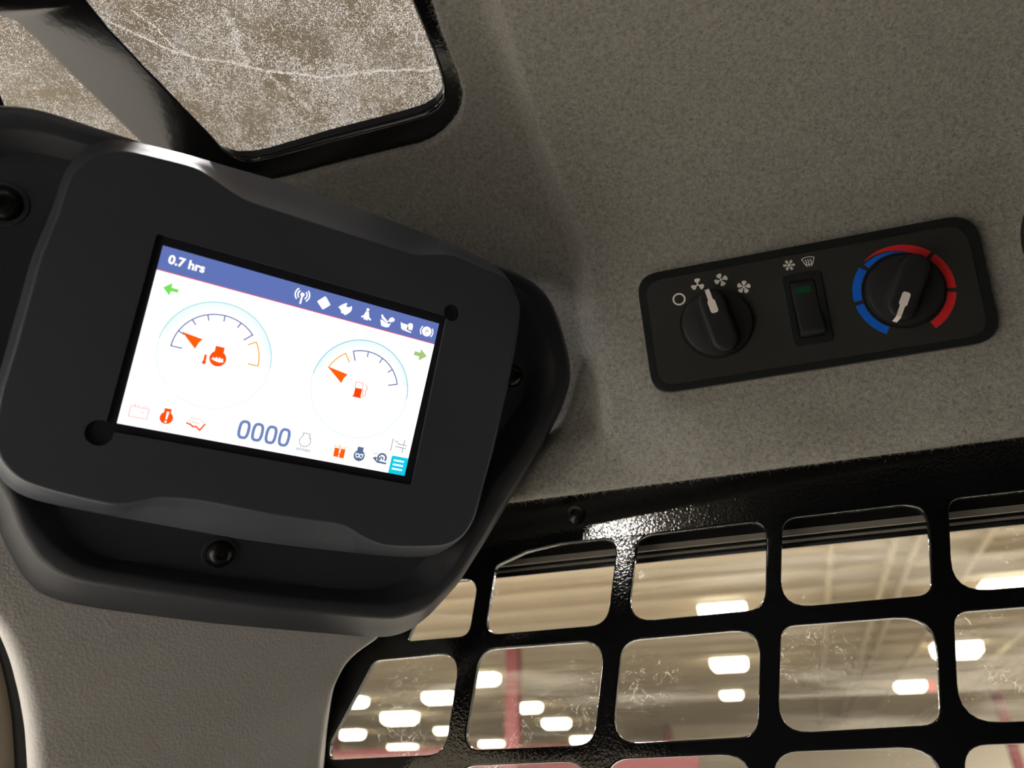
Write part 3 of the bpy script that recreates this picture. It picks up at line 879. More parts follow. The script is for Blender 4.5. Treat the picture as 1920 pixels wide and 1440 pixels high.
SKIRT = [(-39.06, 129.26), (-34.64, 138.14), (-31.48, 143.19), (-22.00, 156.15), (-14.06, 162.76), (-4.02, 165.87), (11.73, 167.31), (37.95, 168.68), (61.66, 169.72), (90.81, 169.93), (116.28, 170.05), (144.44, 170.09), (154.64, 169.30), (162.11, 166.65), (167.86, 162.92), (175.88, 154.74), (189.04, 135.20), (199.00, 111.39), (208.96, 85.66), (217.68, 64.96), (223.34, 50.27), (231.05, 24.68), (233.14, 6.56), (228.62, -7.07), (218.07, -25.05), (207.82, -37.52), (196.94, -43.96), (182.83, -46.65), (173.81, -47.16), (93.87, -47.52), (37.52, -48.43), (-12.00, -49.64), (-40.16, -48.97), (-55.84, -49.11), (-68.40, -48.03), (-76.23, -45.32), (-89.27, -38.30), (-97.93, -24.08), (-98.50, -4.50), (-92.12, 21.45), (-80.91, 53.20), (-67.19, 84.93), (-50.44, 112.18)]
NP = 420
mc = (65, 50)
rf, ri, ro, rs = (smooth_ring(polar(L, mc, NP), 3) for L in (FLOOR, RIM_IN, RIM_OUT, SKIRT))
rings = [ring(rf * 0.45, mc, -29), ring(rf - 3, mc, -29), ring(rf - 0.8, mc, -28.7), ring(rf, mc, -27.8), ring(ri - 0.6, mc, -22), ring(ri + 0.2, mc, -21.2), ring(ri + 1.4, mc, -20.9), ring(ro - 3.5, mc, -20.9), ring(ro - 1.2, mc, -21.6), ring(ro, mc, -23.2), ring((ro + rs) / 2, mc, -29), ring(rs, mc, -35.5), ring(rs - 2, mc, -36)]
mount = empty('display_mount', MS)
tag(mount, 'black plastic mounting housing behind the lit display, fixed to the pillar', 'display mount')
V = [p for r in rings for p in r]; F = []
for i in range(len(rings) - 1):
    for k in range(NP):
        F.append((i * NP + k, i * NP + (k + 1) % NP, (i + 1) * NP + (k + 1) % NP, (i + 1) * NP + k))
V.append((mc[0] / 1000, -mc[1] / 1000, -0.029)); F += [(len(V) - 1, (k + 1) % NP, k) for k in range(NP)]
mesh('housing', V, F, M['mount'], mount, 42)
for (x, y, l) in ((57.1, 134.1, 0.97), (190.6, 13.5, 0.97), (-64.4, -2.9, 1.10)):
    s = lathe('screw', [(r * l, h) for r, h in SCREW], M['screw'], mount, 28, (x / 1000, -y / 1000, -0.0288))
    lathe('washer', [(7.0 * l, -0.3), (7.0 * l, 0.5), (8.6 * l, 0.5), (9.0 * l, 0.0)], M['mount'], s, 28)

# ------------------------------------------------------------------ display
BF = [(-42.46, 58.09), (-42.91, 74.58), (-41.93, 88.46), (-39.71, 96.67), (-36.8, 101.52), (-31.99, 105.86), (-26.74, 108.66), (-15.34, 110.61), (-4.54, 111.87), (5.7, 112.85), (8.99, 112.11), (11.79, 110.86), (21.85, 107.18), (31.94, 106.03), (41.4, 105.71), (70.87, 107.26), (86.14, 107.24), (102.2, 106.93), (107.38, 107.74), (116.59, 111.66), (125.83, 113.84), (135.47, 113.36), (145.73, 112.15), (157.55, 110.18), (163.25, 107.77), (168.91, 102.28), (172.27, 92.0), (172.92, 74.13), (174.07, 56.86), (174.34, 25.22), (174.03, 4.11), (172.99, -10.8), (171.83, -19.57), (167.9, -26.37), (163.33, -30.59), (156.84, -33.62), (146.71, -34.04), (130.49, -35.61), (126.94, -35.49), (120.31, -33.7), (113.4, -31.12), (107.7, -29.89), (87.55, -29.77), (53.35, -29.89), (30.9, -29.9), (27.36, -30.06), (21.72, -31.46), (13.06, -34.57), (7.94, -36.41), (4.24, -36.76), (-2.56, -36.44), (-21.66, -34.54), (-27.67, -32.5), (-33.01, -28.84), (-37.06, -23.4), (-39.6, -16.73), (-40.08, -10.39), (-40.09, -2.88), (-42.29, 18.14)]
BB = [(-47.73, 59.12), (-48.01, 76.44), (-46.97, 91.06), (-43.28, 104.00), (-37.78, 111.44), (-32.74, 115.85), (-24.13, 118.37), (-17.99, 119.02), (6.51, 120.69), (49.60, 122.85), (61.87, 123.45), (88.33, 123.55), (128.23, 122.72), (143.83, 121.86), (157.93, 120.09), (166.80, 116.94), (172.15, 111.59), (178.05, 105.50), (181.60, 94.64), (182.29, 75.76), (183.51, 57.52), (183.80, 24.08), (183.47, 1.78), (182.37, -13.98), (181.15, -23.24), (176.85, -31.01), (171.95, -35.76), (166.91, -39.80), (161.33, -42.10), (153.36, -43.62), (132.93, -45.93), (105.21, -47.21), (79.72, -48.06), (46.07, -48.48), (10.21, -46.60), (1.85, -46.33), (-17.82, -44.58), (-26.66, -43.33), (-30.78, -41.74), (-36.43, -37.96), (-41.28, -31.11), (-43.96, -24.05), (-44.76, -16.04), (-45.09, -5.14), (-47.57, 17.05)]
disp = empty('display', MS)
tag(disp, 'lit white screen display in a black plastic case bolted over the corner housing', 'display')
bc = (66, 38)
bf, bb = smooth_ring(polar(BF, bc, NP), 2), smooth_ring(polar(BB, bc, NP), 4)
rings = [ring(bb * 0.5, bc, -28.6), ring(bb - 6, bc, -28.6), ring(bb - 2, bc, -26), ring(bb - 0.2, bc, -20), ring(bb, bc, -17), ring(bf + (bb - bf) * 0.5, bc, -7.6), ring(bf + 0.15, bc, 1.8), ring(bf - 0.25, bc, 2.6), ring(bf - 1.0, bc, 3.0), ring(bf - 1.6, bc, 3.0)]
V = [p for r in rings for p in r]; F = []
for i in range(len(rings) - 1):
    for k in range(NP):
        F.append((i * NP + k, i * NP + (k + 1) % NP, (i + 1) * NP + (k + 1) % NP, (i + 1) * NP + k))
V.append((bc[0] / 1000, -bc[1] / 1000, -0.0286)); F += [(len(V) - 1, (k + 1) % NP, k) for k in range(NP)]
face_out = [(x * 1000, y * 1000) for x, y, z in rings[-1]]
GL = fillet([(-3.4, 4.1), (132.8, 4.6), (134.4, -82.4), (-3.9, -82.2)], 1.2, 3)
T1, T2 = circle(135.0, 7.0, 4.3, 28), circle(-5.5, -83.6, 5.4, 28)
rec = lambda c: inside(GL, c) or (c[0] - 135.0) ** 2 + (c[1] - 7.0) ** 2 < 18.4 or (c[0] + 5.5) ** 2 + (c[1] + 83.6) ** 2 < 29
v2, f2 = tri2d([face_out, GL, T1, T2], lambda c: True)
ff = [f for f in f2 if inside(face_out, v2[list(f)].mean(axis=0)) and not rec(v2[list(f)].mean(axis=0))]
fr = [f for f in f2 if rec(v2[list(f)].mean(axis=0))]
s0 = len(V)
V += [(x / 1000, y / 1000, 0.003) for x, y in v2]; F += [tuple(s0 + i for i in f) for f in ff]
s1 = len(V)
V += [(x / 1000, y / 1000, 0.0012) for x, y in v2]
F += [(s0 + b, s0 + a, s1 + a, s1 + b) for a, b in rim_edges(fr)]
bezel = mesh('case', V, F, M['shell'], disp, 38, weld=True)
V = [(x / 1000, y / 1000, 0.0012) for x, y in v2]
SCR = [(0, 0), (130, 0), (130, -78.5), (0, -78.5)]
ul = {i for f in fr for i in f}
mp_ = {i: k for k, i in enumerate(sorted(ul))}
gb_ = mesh('glass_border', [V[i] for i in sorted(ul)], [tuple(mp_[i] for i in f) for f in fr], M['screen_edge'], disp)
screen = mesh('screen', [(0, 0, 0.0014), (0.130, 0, 0.0014), (0.130, -0.0785, 0.0014), (0, -0.0785, 0.0014)], [(3, 2, 1, 0)], emit((255, 255, 252), 1.25), disp, fix=False)
tag(screen, 'white lit screen with two gauges')

LZ = [0.00146]
def ui(name, polys, col, s=1.0, layer=0):
    V, F = [], []
    z = LZ[0] + layer * 0.00006
    for P in polys:
        if len(P) == 4 or len(P) == 3:
            b = len(V); V += [(x / 1000, -y / 1000, z) for x, y in P]; F.append(tuple(range(b, b + len(P))))
        else:
            v, f = tri2d([P], lambda c, P=P: inside(P, c))
            b = len(V); V += [(x / 1000, -y / 1000, z) for x, y in v]; F += [tuple(b + i for i in t) for t in f]
    me = bpy.data.meshes.new(name)
    me.from_pydata(V, [], F)
    bm = bmesh.new(); bm.from_mesh(me)
    for f in bm.faces:
        f.normal_update()
        if f.normal.z < 0: f.normal_flip()
    bm.to_mesh(me); bm.free()
    return link(name, me, emit(col, s) if isinstance(col, tuple) else col, screen)
def stroke(P, w, closed=False):
    out = []
    n = len(P)
    P = [Vector(p) for p in P]
    offs = []
    for i in range(n):
        a = P[i - 1] if (i or closed) else None
        b = P[(i + 1) % n] if (i < n - 1 or closed) else None
        d1 = (P[i] - a).normalized() if a is not None else None
        d2 = (b - P[i]).normalized() if b is not None else None
        if d1 is None: d1 = d2
        if d2 is None: d2 = d1
        n1, n2 = Vector((-d1.y, d1.x)), Vector((-d2.y, d2.x))
        m = (n1 + n2)
        m = m.normalized() if m.length > 1e-6 else n1
        c = max(0.35, m.dot(n1))
        offs.append(m * (w / 2 / c))
    for i in range(n if closed else n - 1):
        j = (i + 1) % n
        out.append([tuple(P[i] + offs[i]), tuple(P[j] + offs[j]), tuple(P[j] - offs[j]), tuple(P[i] - offs[i])])
    return out
def arc(cx, cy, r, a0, a1, n=24): return [(cx + r * math.cos(math.radians(a0 + (a1 - a0) * k / (n - 1))), cy + r * math.sin(math.radians(a0 + (a1 - a0) * k / (n - 1)))) for k in range(n)]
def text(name, s, x0, y0, x1, y1, col, bold=0.0, strength=1.0, parent=None, layer=1):
    cu_ = bpy.data.curves.new(name, 'FONT')
    cu_.body = s; cu_.size = 1; cu_.offset = bold; cu_.resolution_u = 3
    o = bpy.data.objects.new(name, cu_); C.objects.link(o)
    bpy.context.view_layer.update()
    me = bpy.data.meshes.new_from_object(o.evaluated_get(bpy.context.evaluated_depsgraph_get()))
    bpy.data.objects.remove(o)
    co = np.array([v.co for v in me.vertices])
    mn, mx = co.min(axis=0), co.max(axis=0)
    for v in me.vertices:
        v.co = ((x0 + (v.co.x - mn[0]) / (mx[0] - mn[0]) * (x1 - x0)) / 1000, -(y1 - (v.co.y - mn[1]) / (mx[1] - mn[1]) * (y1 - y0)) / 1000, LZ[0] + layer * 0.00006)
    me.name = name
    return link(name, me, emit(col, strength), parent or screen)

NAVY, WHITE, ORANGE, AMBER, SLATE, BLUE = (98, 117, 184), (255, 255, 255), (252, 84, 14), (246, 170, 40), (88, 108, 150), (98, 112, 172)
ui('header_bar', [[(0, 0), (130, 0), (130, 10.5), (0, 10.5)]], NAVY)
ui('header_line', [[(0, 10.5), (130, 10.5), (130, 10.9), (0, 10.9)]], (235, 90, 110))
text('hours_text', '0.7 hrs', 3.4, 2.9, 18.4, 7.1, WHITE, 0.034, 1.2)
ui('turn_arrow', [[(4.1, 17.6), (7.3, 14.7), (7.4, 16.8), (10.3, 16.8), (10.3, 18.3), (7.5, 18.4), (7.2, 20.4)]], (120, 228, 92))
ui('turn_arrow', [[(120.6, 18.7), (120.7, 16.7), (123.8, 16.7), (123.6, 14.8), (127.5, 17.7), (123.7, 20.8), (123.6, 18.8)]], (172, 200, 124))
def gauge(cx, cy, r, col):
    seg = stroke(circle(cx, cy, r, 72), 0.5, True)
    up = [q for q in seg if q[0][1] < cy]; dn = [q for q in seg if q[0][1] >= cy]
    ui('gauge_ring', up, col); ui('gauge_ring', dn, (228, 248, 246))
    for q, (ra, tint) in enumerate(((0.3, (241, 254, 254)), (1.3, (247, 255, 255)), (2.4, (251, 255, 255)))):
        top = []
        for i in range(36):
            b0, b1 = -165 + 150 * i / 36, -165 + 150 * (i + 1) / 36
            P_ = [(cx + rr * math.cos(math.radians(b)), cy + rr * math.sin(math.radians(b))) for rr, b in ((r - ra, b0), (r - ra, b1), (r - ra - 1.1, b1), (r - ra - 1.1, b0))]
            top.append(P_)
        ui('gauge_glow', top, tint)
gauge(31.3, 41.2, 23.8, (168, 222, 226))
gauge(98.4, 41.2, 23.7, (142, 208, 222))
def scale(cx, cy, r, a0, a1, ticks, t0, t1, col, name='gauge_scale', tl=2.7, w=0.55):
    q = stroke(arc(cx, cy, r, a0, a1, 40), w)
    rad = lambda a, ra: (cx + ra * math.cos(math.radians(a)), cy + ra * math.sin(math.radians(a)))
    q += stroke([rad(a0, r + w / 2), rad(a0, r - t0)], w) + stroke([rad(a1, r + w / 2), rad(a1, r - t1)], w)
    for a in ticks: q += stroke([rad(a, r), rad(a, r - tl)], w)
    ui(name, q, col, 1.0, 1)
scale(31.3, 41.4, 18.5, 180, 315, [202.5, 226, 247, 269.5, 292.5], 4.6, 4.6, BLUE)
scale(31.3, 41.4, 18.5, 326, 360.5, [], 4.0, 4.5, AMBER, 'gauge_red_zone')
scale(98.3, 41.2, 18.5, 246, 340, [269, 293, 316], 4.7, 4.6, BLUE)
scale(98.3, 41.2, 18.5, 202, 234, [], 0.3, 4.7, AMBER, 'gauge_red_zone')
ui('gauge_needle', [[(15.6, 34.3), (24.6, 35.5), (23.4, 37.2), (22.4, 40.4)]], (252, 96, 12), 1.0, 2)
ui('gauge_needle', [[(80.3, 34.2), (90.7, 35.8), (89.3, 38.0), (88.6, 40.6)]], (252, 100, 12), 1.0, 2)
# coolant icon
def engine(cx, cy, r, col, name, layer=1): return ui(name, [circle(cx, cy, r, 26), [(cx - r * 0.58, cy - r * 1.52), (cx + r * 0.5, cy - r * 1.52), (cx + r * 0.5, cy - r * 0.95), (cx + r * 0.42, cy - r * 0.7), (cx - r * 0.5, cy - r * 0.7), (cx - r * 0.58, cy - r * 0.95)]], col, 1.0, layer)
engine(32.5, 42.3, 3.55, ORANGE, 'coolant_icon')
ui('coolant_waves', [[(29.9, 43.1), (30.6, 42.0), (31.2, 42.7), (31.9, 41.6), (32.5, 42.5), (33.2, 41.5), (33.9, 42.4), (34.5, 41.7), (35.1, 43.4), (33.4, 43.9), (31.6, 43.6)]], WHITE, 1.2, 2)
ui('coolant_icon', [[(26.8, 41.7), (27.8, 41.7), (27.9, 44.8), (26.8, 44.8)], circle(27.3, 45.3, 0.85, 14)], ORANGE, 1.0, 1)
# fuel icon
ui('fuel_icon', [[(95.7, 41.2), (99.2, 41.0), (99.2, 45.2), (95.7, 45.2)], [(95.2, 45.0), (99.6, 45.0), (99.6, 45.6), (95.2, 45.6)]], (250, 70, 10), 1.0, 1)
ui('fuel_icon', stroke([(95.6, 41.3), (95.5, 38.3), (99.1, 38.2), (99.2, 41.1)], 0.28) + stroke([(99.3, 41.6), (99.9, 42.0), (99.8, 44.0), (100.4, 44.5), (101.3, 43.8), (101.1, 41.5), (101.6, 40.2), (100.3, 38.4)], 0.3), (232, 120, 70), 1.0, 1)
# battery, engine warning, manual
ui('battery_icon', stroke([(3.5, 70.2), (10.7, 70.2), (10.7, 74.6), (3.6, 74.6)], 0.28, True) + stroke([(4.6, 69.5), (5.6, 69.5)], 0.4) + stroke([(6.1, 69.5), (6.7, 69.5)], 0.4) + stroke([(8.3, 69.5), (8.9, 69.5)], 0.4) + stroke([(9.4, 69.5), (10.0, 69.5)], 0.4) + stroke([(8.1, 72.2), (9.0, 72.2)], 0.35), (226, 116, 116), 1.0, 1)
engine(18.1, 72.4, 2.7, ORANGE, 'engine_warning_icon')
ui('exclamation_mark', [[(17.7, 69.7), (18.7, 69.7), (18.4, 73.1), (17.9, 73.1)], circle(18.15, 74.1, 0.45, 10)], WHITE, 1.2, 2)
ui('manual_icon', stroke([(26.3, 73.0), (27.8, 73.1), (29.4, 74.0), (30.6, 73.7), (32.4, 75.0), (34.0, 71.8)], 0.75), ORANGE, 1.0, 1)
ui('manual_icon', stroke([(26.4, 72.8), (28.1, 70.0), (30.2, 70.6), (31.2, 70.3), (34.0, 71.5)], 0.28) + stroke([(28.4, 71.7), (31.8, 72.4)], 0.35), (245, 170, 110), 1.0, 1)
# rpm digits
def zero_digit(x0, x1, y0, y1, w):
    cx, cy, rx, ry = (x0 + x1) / 2, (y0 + y1) / 2, (x1 - x0 - w) / 2, (y1 - y0 - w) / 2
    P = []
    for k in range(36):
        a = 2 * math.pi * k / 36
        c_, s_ = math.cos(a), math.sin(a)
        P.append((cx + rx * math.copysign(abs(c_) ** 0.62, c_), cy + ry * math.copysign(abs(s_) ** 0.75, s_)))
    return stroke(P, w, True)
for k in range(4):
    ui('rpm_digit', zero_digit(47.9 + k * 6.05, 53.2 + k * 6.05, 66.7, 75.4, 1.35), (112, 136, 188), 1.0, 1)
ui('engine_speed_icon', stroke([(76.8, 67.3), (80.0, 67.3), (79.8, 68.6), (80.6, 69.3)] + arc(78.35, 70.9, 2.6, -38, 218, 22) + [(76.9, 68.6)], 0.3, True), (96, 106, 140), 1.0, 1)
text('rpm_unit_text', 'n/min', 75.2, 74.0, 81.7, 75.7, (132, 168, 200), 0.02, 1.0)
# lower right icons
ui('filter_warning_icon', [[(92.7, 71.2), (98.0, 71.2), (98.0, 75.6), (92.9, 75.4)]], (252, 96, 16), 1.0, 1)
ui('filter_warning_icon', stroke([(92.5, 69.8), (92.6, 70.6), (97.9, 70.7), (98.0, 69.8)], 0.3) + stroke([(95.0, 69.4), (95.0, 70.6)], 0.4), (248, 176, 96), 1.0, 1)
ui('exclamation_mark', [[(95.0, 71.6), (95.9, 71.6), (95.6, 74.0), (95.2, 74.0)], circle(95.4, 74.8, 0.4, 10)], WHITE, 1.2, 2)
engine(105.2, 72.8, 2.75, (92, 112, 150), 'glow_plug_icon')
ui('glow_plug_coil', stroke(arc(104.3, 72.9, 0.85, 160, 500, 16), 0.42) + stroke(arc(106.1, 72.9, 0.85, -320, 20, 16), 0.42) + stroke([(103.2, 71.9), (103.6, 72.0)], 0.4) + stroke([(106.8, 72.0), (107.2, 71.9)], 0.4), WHITE, 1.2, 2)
ui('snail_icon', [[(112.0, 72.7), (113.0, 71.9), (114.0, 72.0), (114.0, 73.5), (113.2, 73.6)], [(113.0, 73.4), (119.6, 73.8), (119.0, 74.7), (114.5, 74.6)]] + stroke(arc(116.6, 71.9, 2.0, 130, 395, 24), 1.0) + stroke(arc(116.4, 72.3, 0.75, 120, 400, 14), 0.75) + [circle(112.5, 70.4, 0.3, 8), circle(113.6, 70.2, 0.3, 8)], (96, 114, 150), 1.0, 1)
ui('regeneration_icon', stroke([(120.0, 61.4), (120.0, 67.7)], 0.35) + stroke([(122.6, 63.6), (127.6, 63.7)], 0.35) + stroke([(126.0, 61.1), (126.0, 63.7)], 0.35) + stroke([(121.9, 65.1), (127.5, 65.1)], 0.35) + stroke([(125.9, 65.1), (126.0, 67.7)], 0.35) + stroke([(121.3, 62.2), (121.8, 63.1)], 0.3) + stroke([(122.1, 62.0), (122.3, 62.9)], 0.3) + stroke([(122.9, 62.3), (122.7, 63.0)], 0.3), (120, 124, 136), 1.0, 1)
ui('menu_button', [fillet([(121.3, 69.7), (130.0, 69.7), (130.0, 78.5), (121.3, 78.5)], [0.8, 0, 0, 0], 3)], (20, 206, 232), 1.0, 1)
for yy in (71.8, 73.9, 76.0): ui('menu_line', [[(122.7, yy - 0.42), (128.1, yy - 0.42), (128.1, yy + 0.42), (122.7, yy + 0.42)]], WHITE, 1.2, 2)
# header icons
ui('signal_icon', stroke([(61.5, 4.6), (61.4, 8.9)], 0.8) + [circle(61.5, 4.4, 0.95, 14)] + stroke(arc(61.5, 4.5, 2.1, 130, 230, 10), 0.6) + stroke(arc(61.5, 4.5, 3.3, 130, 230, 10), 0.6) + stroke(arc(61.5, 4.5, 2.1, -50, 50, 10), 0.6) + stroke(arc(61.5, 4.5, 3.3, -50, 50, 10), 0.6), WHITE, 1.2, 1)
ui('diamond_icon', [fillet([(71.9, 2.1), (75.2, 5.6), (72.1, 8.8), (68.6, 5.6)], 0.6, 3)], WHITE, 1.2, 1)
ui('rabbit_icon', [[(78.9, 5.6), (79.9, 4.4), (80.8, 3.6), (82.2, 2.6), (82.9, 3.0), (82.2, 4.0), (83.0, 4.4), (84.2, 4.2), (85.0, 3.3), (85.4, 4.4), (85.2, 6.0), (84.3, 7.2), (82.9, 8.5), (81.8, 7.9), (80.9, 8.0), (80.6, 7.0), (79.9, 6.2)]], WHITE, 1.2, 1)
ui('seat_belt_icon', [circle(93.0, 3.0, 0.75, 12), [(92.3, 3.9), (93.7, 3.9), (94.4, 6.2), (95.7, 7.3), (95.2, 7.9), (94.1, 7.2), (93.9, 8.1), (93.2, 8.1), (93.0, 7.5), (92.7, 8.1), (92.0, 8.0), (91.9, 6.9), (90.9, 7.6), (90.5, 7.0), (91.7, 5.9)]], WHITE, 1.2, 1)
ui('bucket_icon', [[(100.0, 3.6), (100.7, 3.2), (101.2, 4.0), (104.3, 6.1), (103.8, 6.6), (100.6, 5.2)], [(100.0, 6.0), (101.0, 5.9), (104.4, 7.0), (105.6, 6.4), (105.0, 8.5), (103.4, 9.0), (101.2, 8.8)], [(104.0, 5.8), (104.6, 3.9), (106.0, 3.3), (107.2, 4.2), (106.8, 5.3), (105.3, 6.0)]], WHITE, 1.2, 1)
ui('bucket_lock_icon', [[(110.3, 4.4), (111.4, 4.8), (114.2, 4.9), (114.0, 7.6), (112.4, 8.2), (111.2, 7.4)], circle(115.6, 5.0, 1.35, 16), [(114.4, 5.2), (116.9, 5.2), (116.9, 7.0), (115.0, 7.1)], [(113.6, 7.3), (116.8, 7.9), (116.6, 8.4), (113.4, 8.2)]], WHITE, 1.2, 1)
ui('bucket_lock_icon', [[(114.25, 5.2), (114.4, 7.0), (116.0, 7.4), (116.0, 7.65), (114.1, 7.2)]], (205, 70, 90), 1.0, 2)
ui('parking_icon', [circle(124.5, 5.6, 2.5, 28)] + stroke(arc(124.5, 5.6, 3.3, 140, 220, 12), 0.55) + stroke(arc(124.5, 5.6, 3.3, -40, 40, 12), 0.55), WHITE, 1.2, 1)
text('parking_letter', 'P', 123.9, 4.6, 125.2, 6.6, (150, 120, 130), 0.0, 1.0, None, 2)

# ------------------------------------------------------------------ heater control panel
hp = empty('heater_panel', MH)
tag(hp, 'black heater control panel with two round knobs and a rocker switch on the felt', 'control panel')
HY_ = lambda L: [(x, -y) for x, y in L]
plate('panel_rim', fillet(HY_([(-1.5, 0), (194.2, -1.5), (191.8, 74.2), (-2.4, 75.5)]), [14, 16, 15, 13], 8), [], -3, 5.0, M['panel_edge'], hp, 2.6, 5, 50)
plate('faceplate', fillet(HY_([(3.3, 5.2), (187.6, 3.9), (186.4, 69.8), (2.6, 71.2)]), [11, 13, 12, 10], 8), [circle(41.5, -38.4, 21.4, 48), circle(147.6, -37.3, 22.3, 48), fillet(HY_([(85.6, 20.6), (102.0, 20.6), (101.6, 57.0), (85.2, 57.0)]), 2)], 4.2, 5.4, M['panel'], hp, 0.25, 2, 40)

def dial(cx, cy, r, d):
    """round rotary knob with a raised grip along direction d"""
    k = empty('knob', None, hp)
    k.location = (cx / 1000, -cy / 1000, 0)
    lathe('dial', [(0, 10.0), (r - 2.0, 10.0), (r - 0.6, 9.4), (r, 8.2), (r, 3.0)], M['knob'], k, 56)
    d = Vector((d[0], -d[1])).normalized(); s = Vector((-d.y, d.x))
    def stad(L, W, n=12):
        P = []
        for e in (1, -1):
            c = d * e * (L / 2 - W / 2)
            for i in range(n + 1):
                a = -math.pi / 2 + math.pi * i / n
                P.append(c + d * e * (W / 2 * math.cos(a)) + s * e * (W / 2 * math.sin(a)))
        return P
    secs = [(stad(2 * r - 0.6, 19), 9.9), (stad(2 * r - 1.6, 17.6), 11.2), (stad(2 * r - 2.6, 15.6), 14.6), (stad(2 * r - 3.2, 15.0), 15.6), (stad(2 * r - 4.4, 13.8), 16.2), (stad(2 * r - 9, 9), 16.3)]
    n = len(secs[0][0]); V, F = [], []
    for P, h in secs: V += [(p.x / 1000, p.y / 1000, h / 1000) for p in P]
    for i in range(len(secs) - 1):
        for q in range(n): F.append((i * n + q, i * n + (q + 1) % n, (i + 1) * n + (q + 1) % n, (i + 1) * n + q))
    F.append(tuple((len(secs) - 1) * n + q for q in range(n)))
    mesh('grip', V, F, M['knob'], k, 45)
    prof_ = [(4.2, 1.2, 16.4), (4.7, 1.9, 16.4), (5.6, 2.25, 16.4), (11.5, 2.25, 16.4), (12.6, 1.4, 16.4), (r - 3.0, 1.35, 16.35), (r - 2.1, 1.3, 16.4), (r - 1.2, 1.3, 15.8), (r - 0.6, 1.25, 12.4), (r - 0.1, 1.25, 10.3)]
    V, F = [], []
    for t_, wv, h in prof_:
        for e in (-1, 1):
            p = d * t_ + s * e * wv
            V.append((p.x / 1000, p.y / 1000, h / 1000))
    for i in range(len(prof_) - 1): F.append((2 * i, 2 * i + 1, 2 * i + 3, 2 * i + 2))
    mesh('pointer', V, F, M['pointer'], k)
    return k
tag(dial(41.5, 38.4, 20.6, (-0.17, -0.985)), 'left fan knob pointing up at the fan signs')
tag(dial(147.6, 37.3, 20.9, (-0.48, 0.877)), 'right temperature knob pointing down to the blue arc')

def printed(name, polys, m, parent=None):
    o = ui(name, polys, m, 1.0, 0)
    o.parent = parent or hp
    o.location = (0, 0, 0.00544 - LZ[0])
    return o
def fan(cx, cy, n, rot, r=4.0):
    polys = []
    for k in range(n):
        a = rot + 2 * math.pi * k / n
        P = []
        for t_, off in ((0.1, -0.05), (0.35, -0.12), (0.6, -0.30), (0.9, -0.28), (1.0, 0.02), (0.95, 0.32), (0.75, 0.42), (0.5, 0.28), (0.3, 0.10), (0.1, 0.08)):
            sc = {3: 1.2, 4: 1.12, 5: 0.98}[n]
            x, y = t_ * r, off * r * sc
            P.append((cx + x * math.cos(a) - y * math.sin(a), cy + x * math.sin(a) + y * math.cos(a)))
        polys.append(P)
    polys.append(circle(cx, cy, r * 0.14, 10))
    return polys
printed('off_symbol', stroke(circle(22.1, 19.6, 3.4, 36), 0.95, True), M['print'])
printed('fan_symbol', fan(34.4, 12.6, 3, -1.57), M['print'])
printed('fan_symbol', fan(48.5, 12.1, 4, -1.9), M['print'])
printed('fan_symbol', fan(60.8, 19.0, 5, -1.4), M['print'])
sn = []
for k in range(6):
    a = math.radians(60 * k + 5)
    c_, s_ = math.cos(a), math.sin(a)
    pt = lambda u, v: (88.7 + u * c_ - v * s_, 10.45 + u * s_ + v * c_)
    sn += stroke([pt(0, 0), pt(3.4, 0)], 0.5)
    for u in (1.5, 2.4): sn += stroke([pt(u + 0.7, 0.8), pt(u, 0), pt(u + 0.7, -0.8)], 0.4)
printed('snow_symbol', sn, M['print'])
df = stroke([(96.3, 8.3), (98.0, 7.6), (99.9, 7.4), (101.8, 7.6), (103.4, 8.3), (101.9, 12.2), (97.9, 12.2)], 0.42, True)
for x in (98.5, 99.9, 101.3): df += stroke([(x, 8.8), (x - 0.3, 9.6), (x + 0.3, 10.7), (x - 0.2, 11.8), (x, 13.4)], 0.5)
printed('defrost_symbol', df, M['print'])
def band(a0, a1, r0, r1, n=24):
    out = []
    for i in range(n):
        t0, t1 = i / n, (i + 1) / n
        f = lambda r, t: r(t) if callable(r) else r
        q = []
        for (r, t_) in ((r0, t0), (r0, t1), (r1, t1), (r1, t0)):
            a = math.radians(a0 + (a1 - a0) * t_)
            q.append((147.6 + f(r, t_) * math.cos(a), 37.3 + f(r, t_) * math.sin(a)))
        out.append(q)
    return out
RI, RO_ = 22.9, 27.6
printed('heat_arc', band(-130, -47, lambda t: max(RI, 27.4 - t * 6.2), RO_), M['red'])
printed('heat_arc', band(-42, 7, RI, RO_), M['red'])
printed('heat_arc', band(12.5, 64, RI, RO_), M['red'])
printed('cold_arc', band(120.5, 170.5, RI, RO_), M['blue'])
printed('cold_arc', band(176, 221, RI, RO_), M['blue'])
printed('cold_arc', band(227, 298, RI, lambda t: max(RI + 0.02, 26.4 - t * 4.0)), M['blue'])
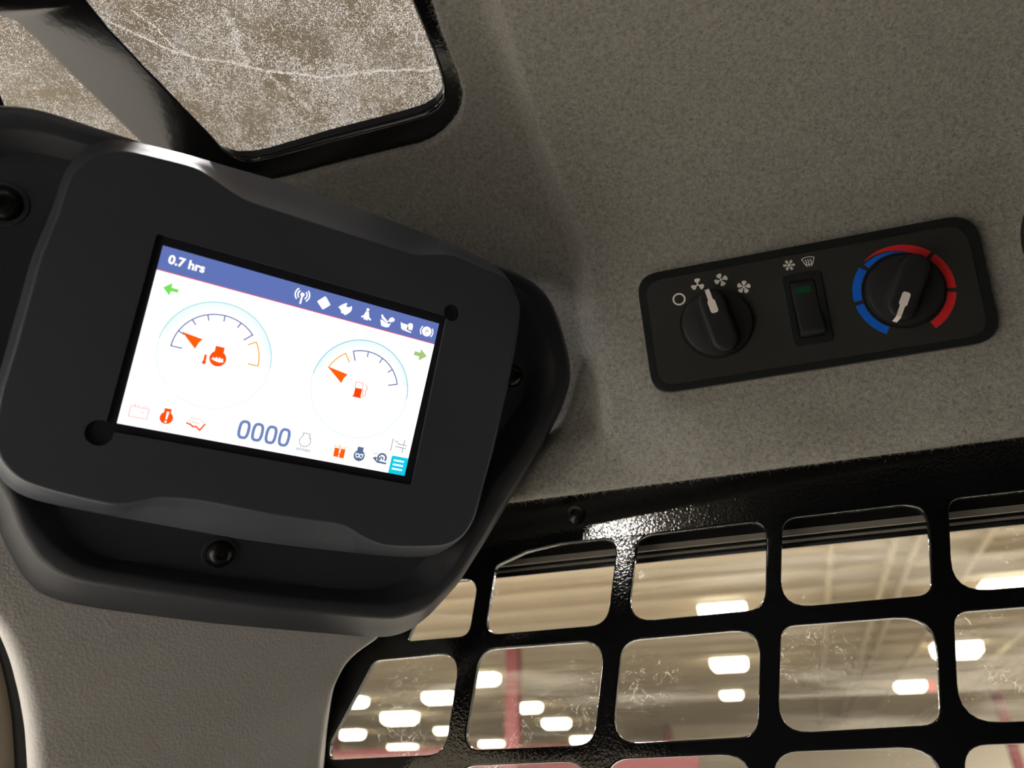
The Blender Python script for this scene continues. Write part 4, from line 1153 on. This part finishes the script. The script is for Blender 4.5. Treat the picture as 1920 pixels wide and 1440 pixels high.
# rocker switch
rk = empty('rocker_switch', None, hp)
rk.location = (0.0938, -0.0385, 0)
plate('switch_bezel', fillet([(-10.6, 21.6), (11.2, 21.6), (10.6, -21.6), (-11.2, -21.6)], 3.2), [fillet([(-7.0, 17.6), (7.4, 17.6), (7.0, -17.6), (-7.4, -17.6)], 1.6)], 4.5, 6.6, M['panel_edge'], rk, 0.6, 3, 45)
Pk = [(17.0, 5.6), (15.5, 6.6), (-3, 7.6), (-13.0, 11.2), (-14.2, 11.4), (-15.2, 10.6), (-17.0, 6.0), (-17.2, 3), (17.2, 3)]
V = [(sx * 6.7 / 1000, y / 1000, h / 1000) for sx in (-1, 1) for y, h in Pk]
n = len(Pk)
F = [tuple(range(n)), tuple(reversed(range(n, 2 * n)))] + [(i, (i + 1) % n, n + (i + 1) % n, n + i) for i in range(n)]
ro = mesh('rocker', V, F, M['knob'], rk)
bm = bmesh.new(); bm.from_mesh(ro.data)
bmesh.ops.bevel(bm, geom=[e for e in bm.edges if e.calc_face_angle(0) > 0.7], offset=0.0006, segments=3, affect='EDGES', profile=0.5)
bm.to_mesh(ro.data); bm.free(); ro.data.shade_smooth(); ro.data.set_sharp_from_angle(angle=math.radians(35))
a_, b_ = (13.6, 6.72), (9.2, 6.98)
mesh('indicator_lens', [(-4.3 / 1000, a_[0] / 1000, (a_[1] - 0.2) / 1000), (4.1 / 1000, a_[0] / 1000, (a_[1] - 0.2) / 1000), (4.1 / 1000, b_[0] / 1000, (b_[1] - 0.2) / 1000), (-4.3 / 1000, b_[0] / 1000, (b_[1] - 0.2) / 1000),
      (-4.1 / 1000, (a_[0] - .2) / 1000, (a_[1] + 0.25) / 1000), (3.9 / 1000, (a_[0] - .2) / 1000, (a_[1] + 0.25) / 1000), (3.9 / 1000, (b_[0] + .2) / 1000, (b_[1] + 0.25) / 1000), (-4.1 / 1000, (b_[0] + .2) / 1000, (b_[1] + 0.25) / 1000)],
     [(4, 5, 6, 7), (0, 1, 5, 4), (1, 2, 6, 5), (2, 3, 7, 6), (3, 0, 4, 7)], M['green'], rk)

# ------------------------------------------------------------------ round vent at the right edge of the photograph
vt = empty('air_vent', MH @ Matrix.Translation((0.2605, -0.0245, 0.0052)) @ Matrix.Rotation(math.radians(-6.2), 4, 'Y'))
tag(vt, 'black round air vent just showing at the right edge', 'air vent')
lathe('vent_ring', [(36, 1), (37, 7), (40, 8), (44, 6), (45.5, 1), (45.5, -14)], M['panel_edge'], vt, 56)
lathe('vent_disc', [(0, 1), (36.5, 1)], M['panel'], vt, 40)
for k in range(-3, 4):
    hw = math.sqrt(35.5 ** 2 - (k * 9) ** 2)
    boxes('vent_slat', [(-hw / 1000, hw / 1000, (k * 9 - 0.8) / 1000, (k * 9 + 0.8) / 1000, 0.0011, 0.0055)], M['panel'], vt)
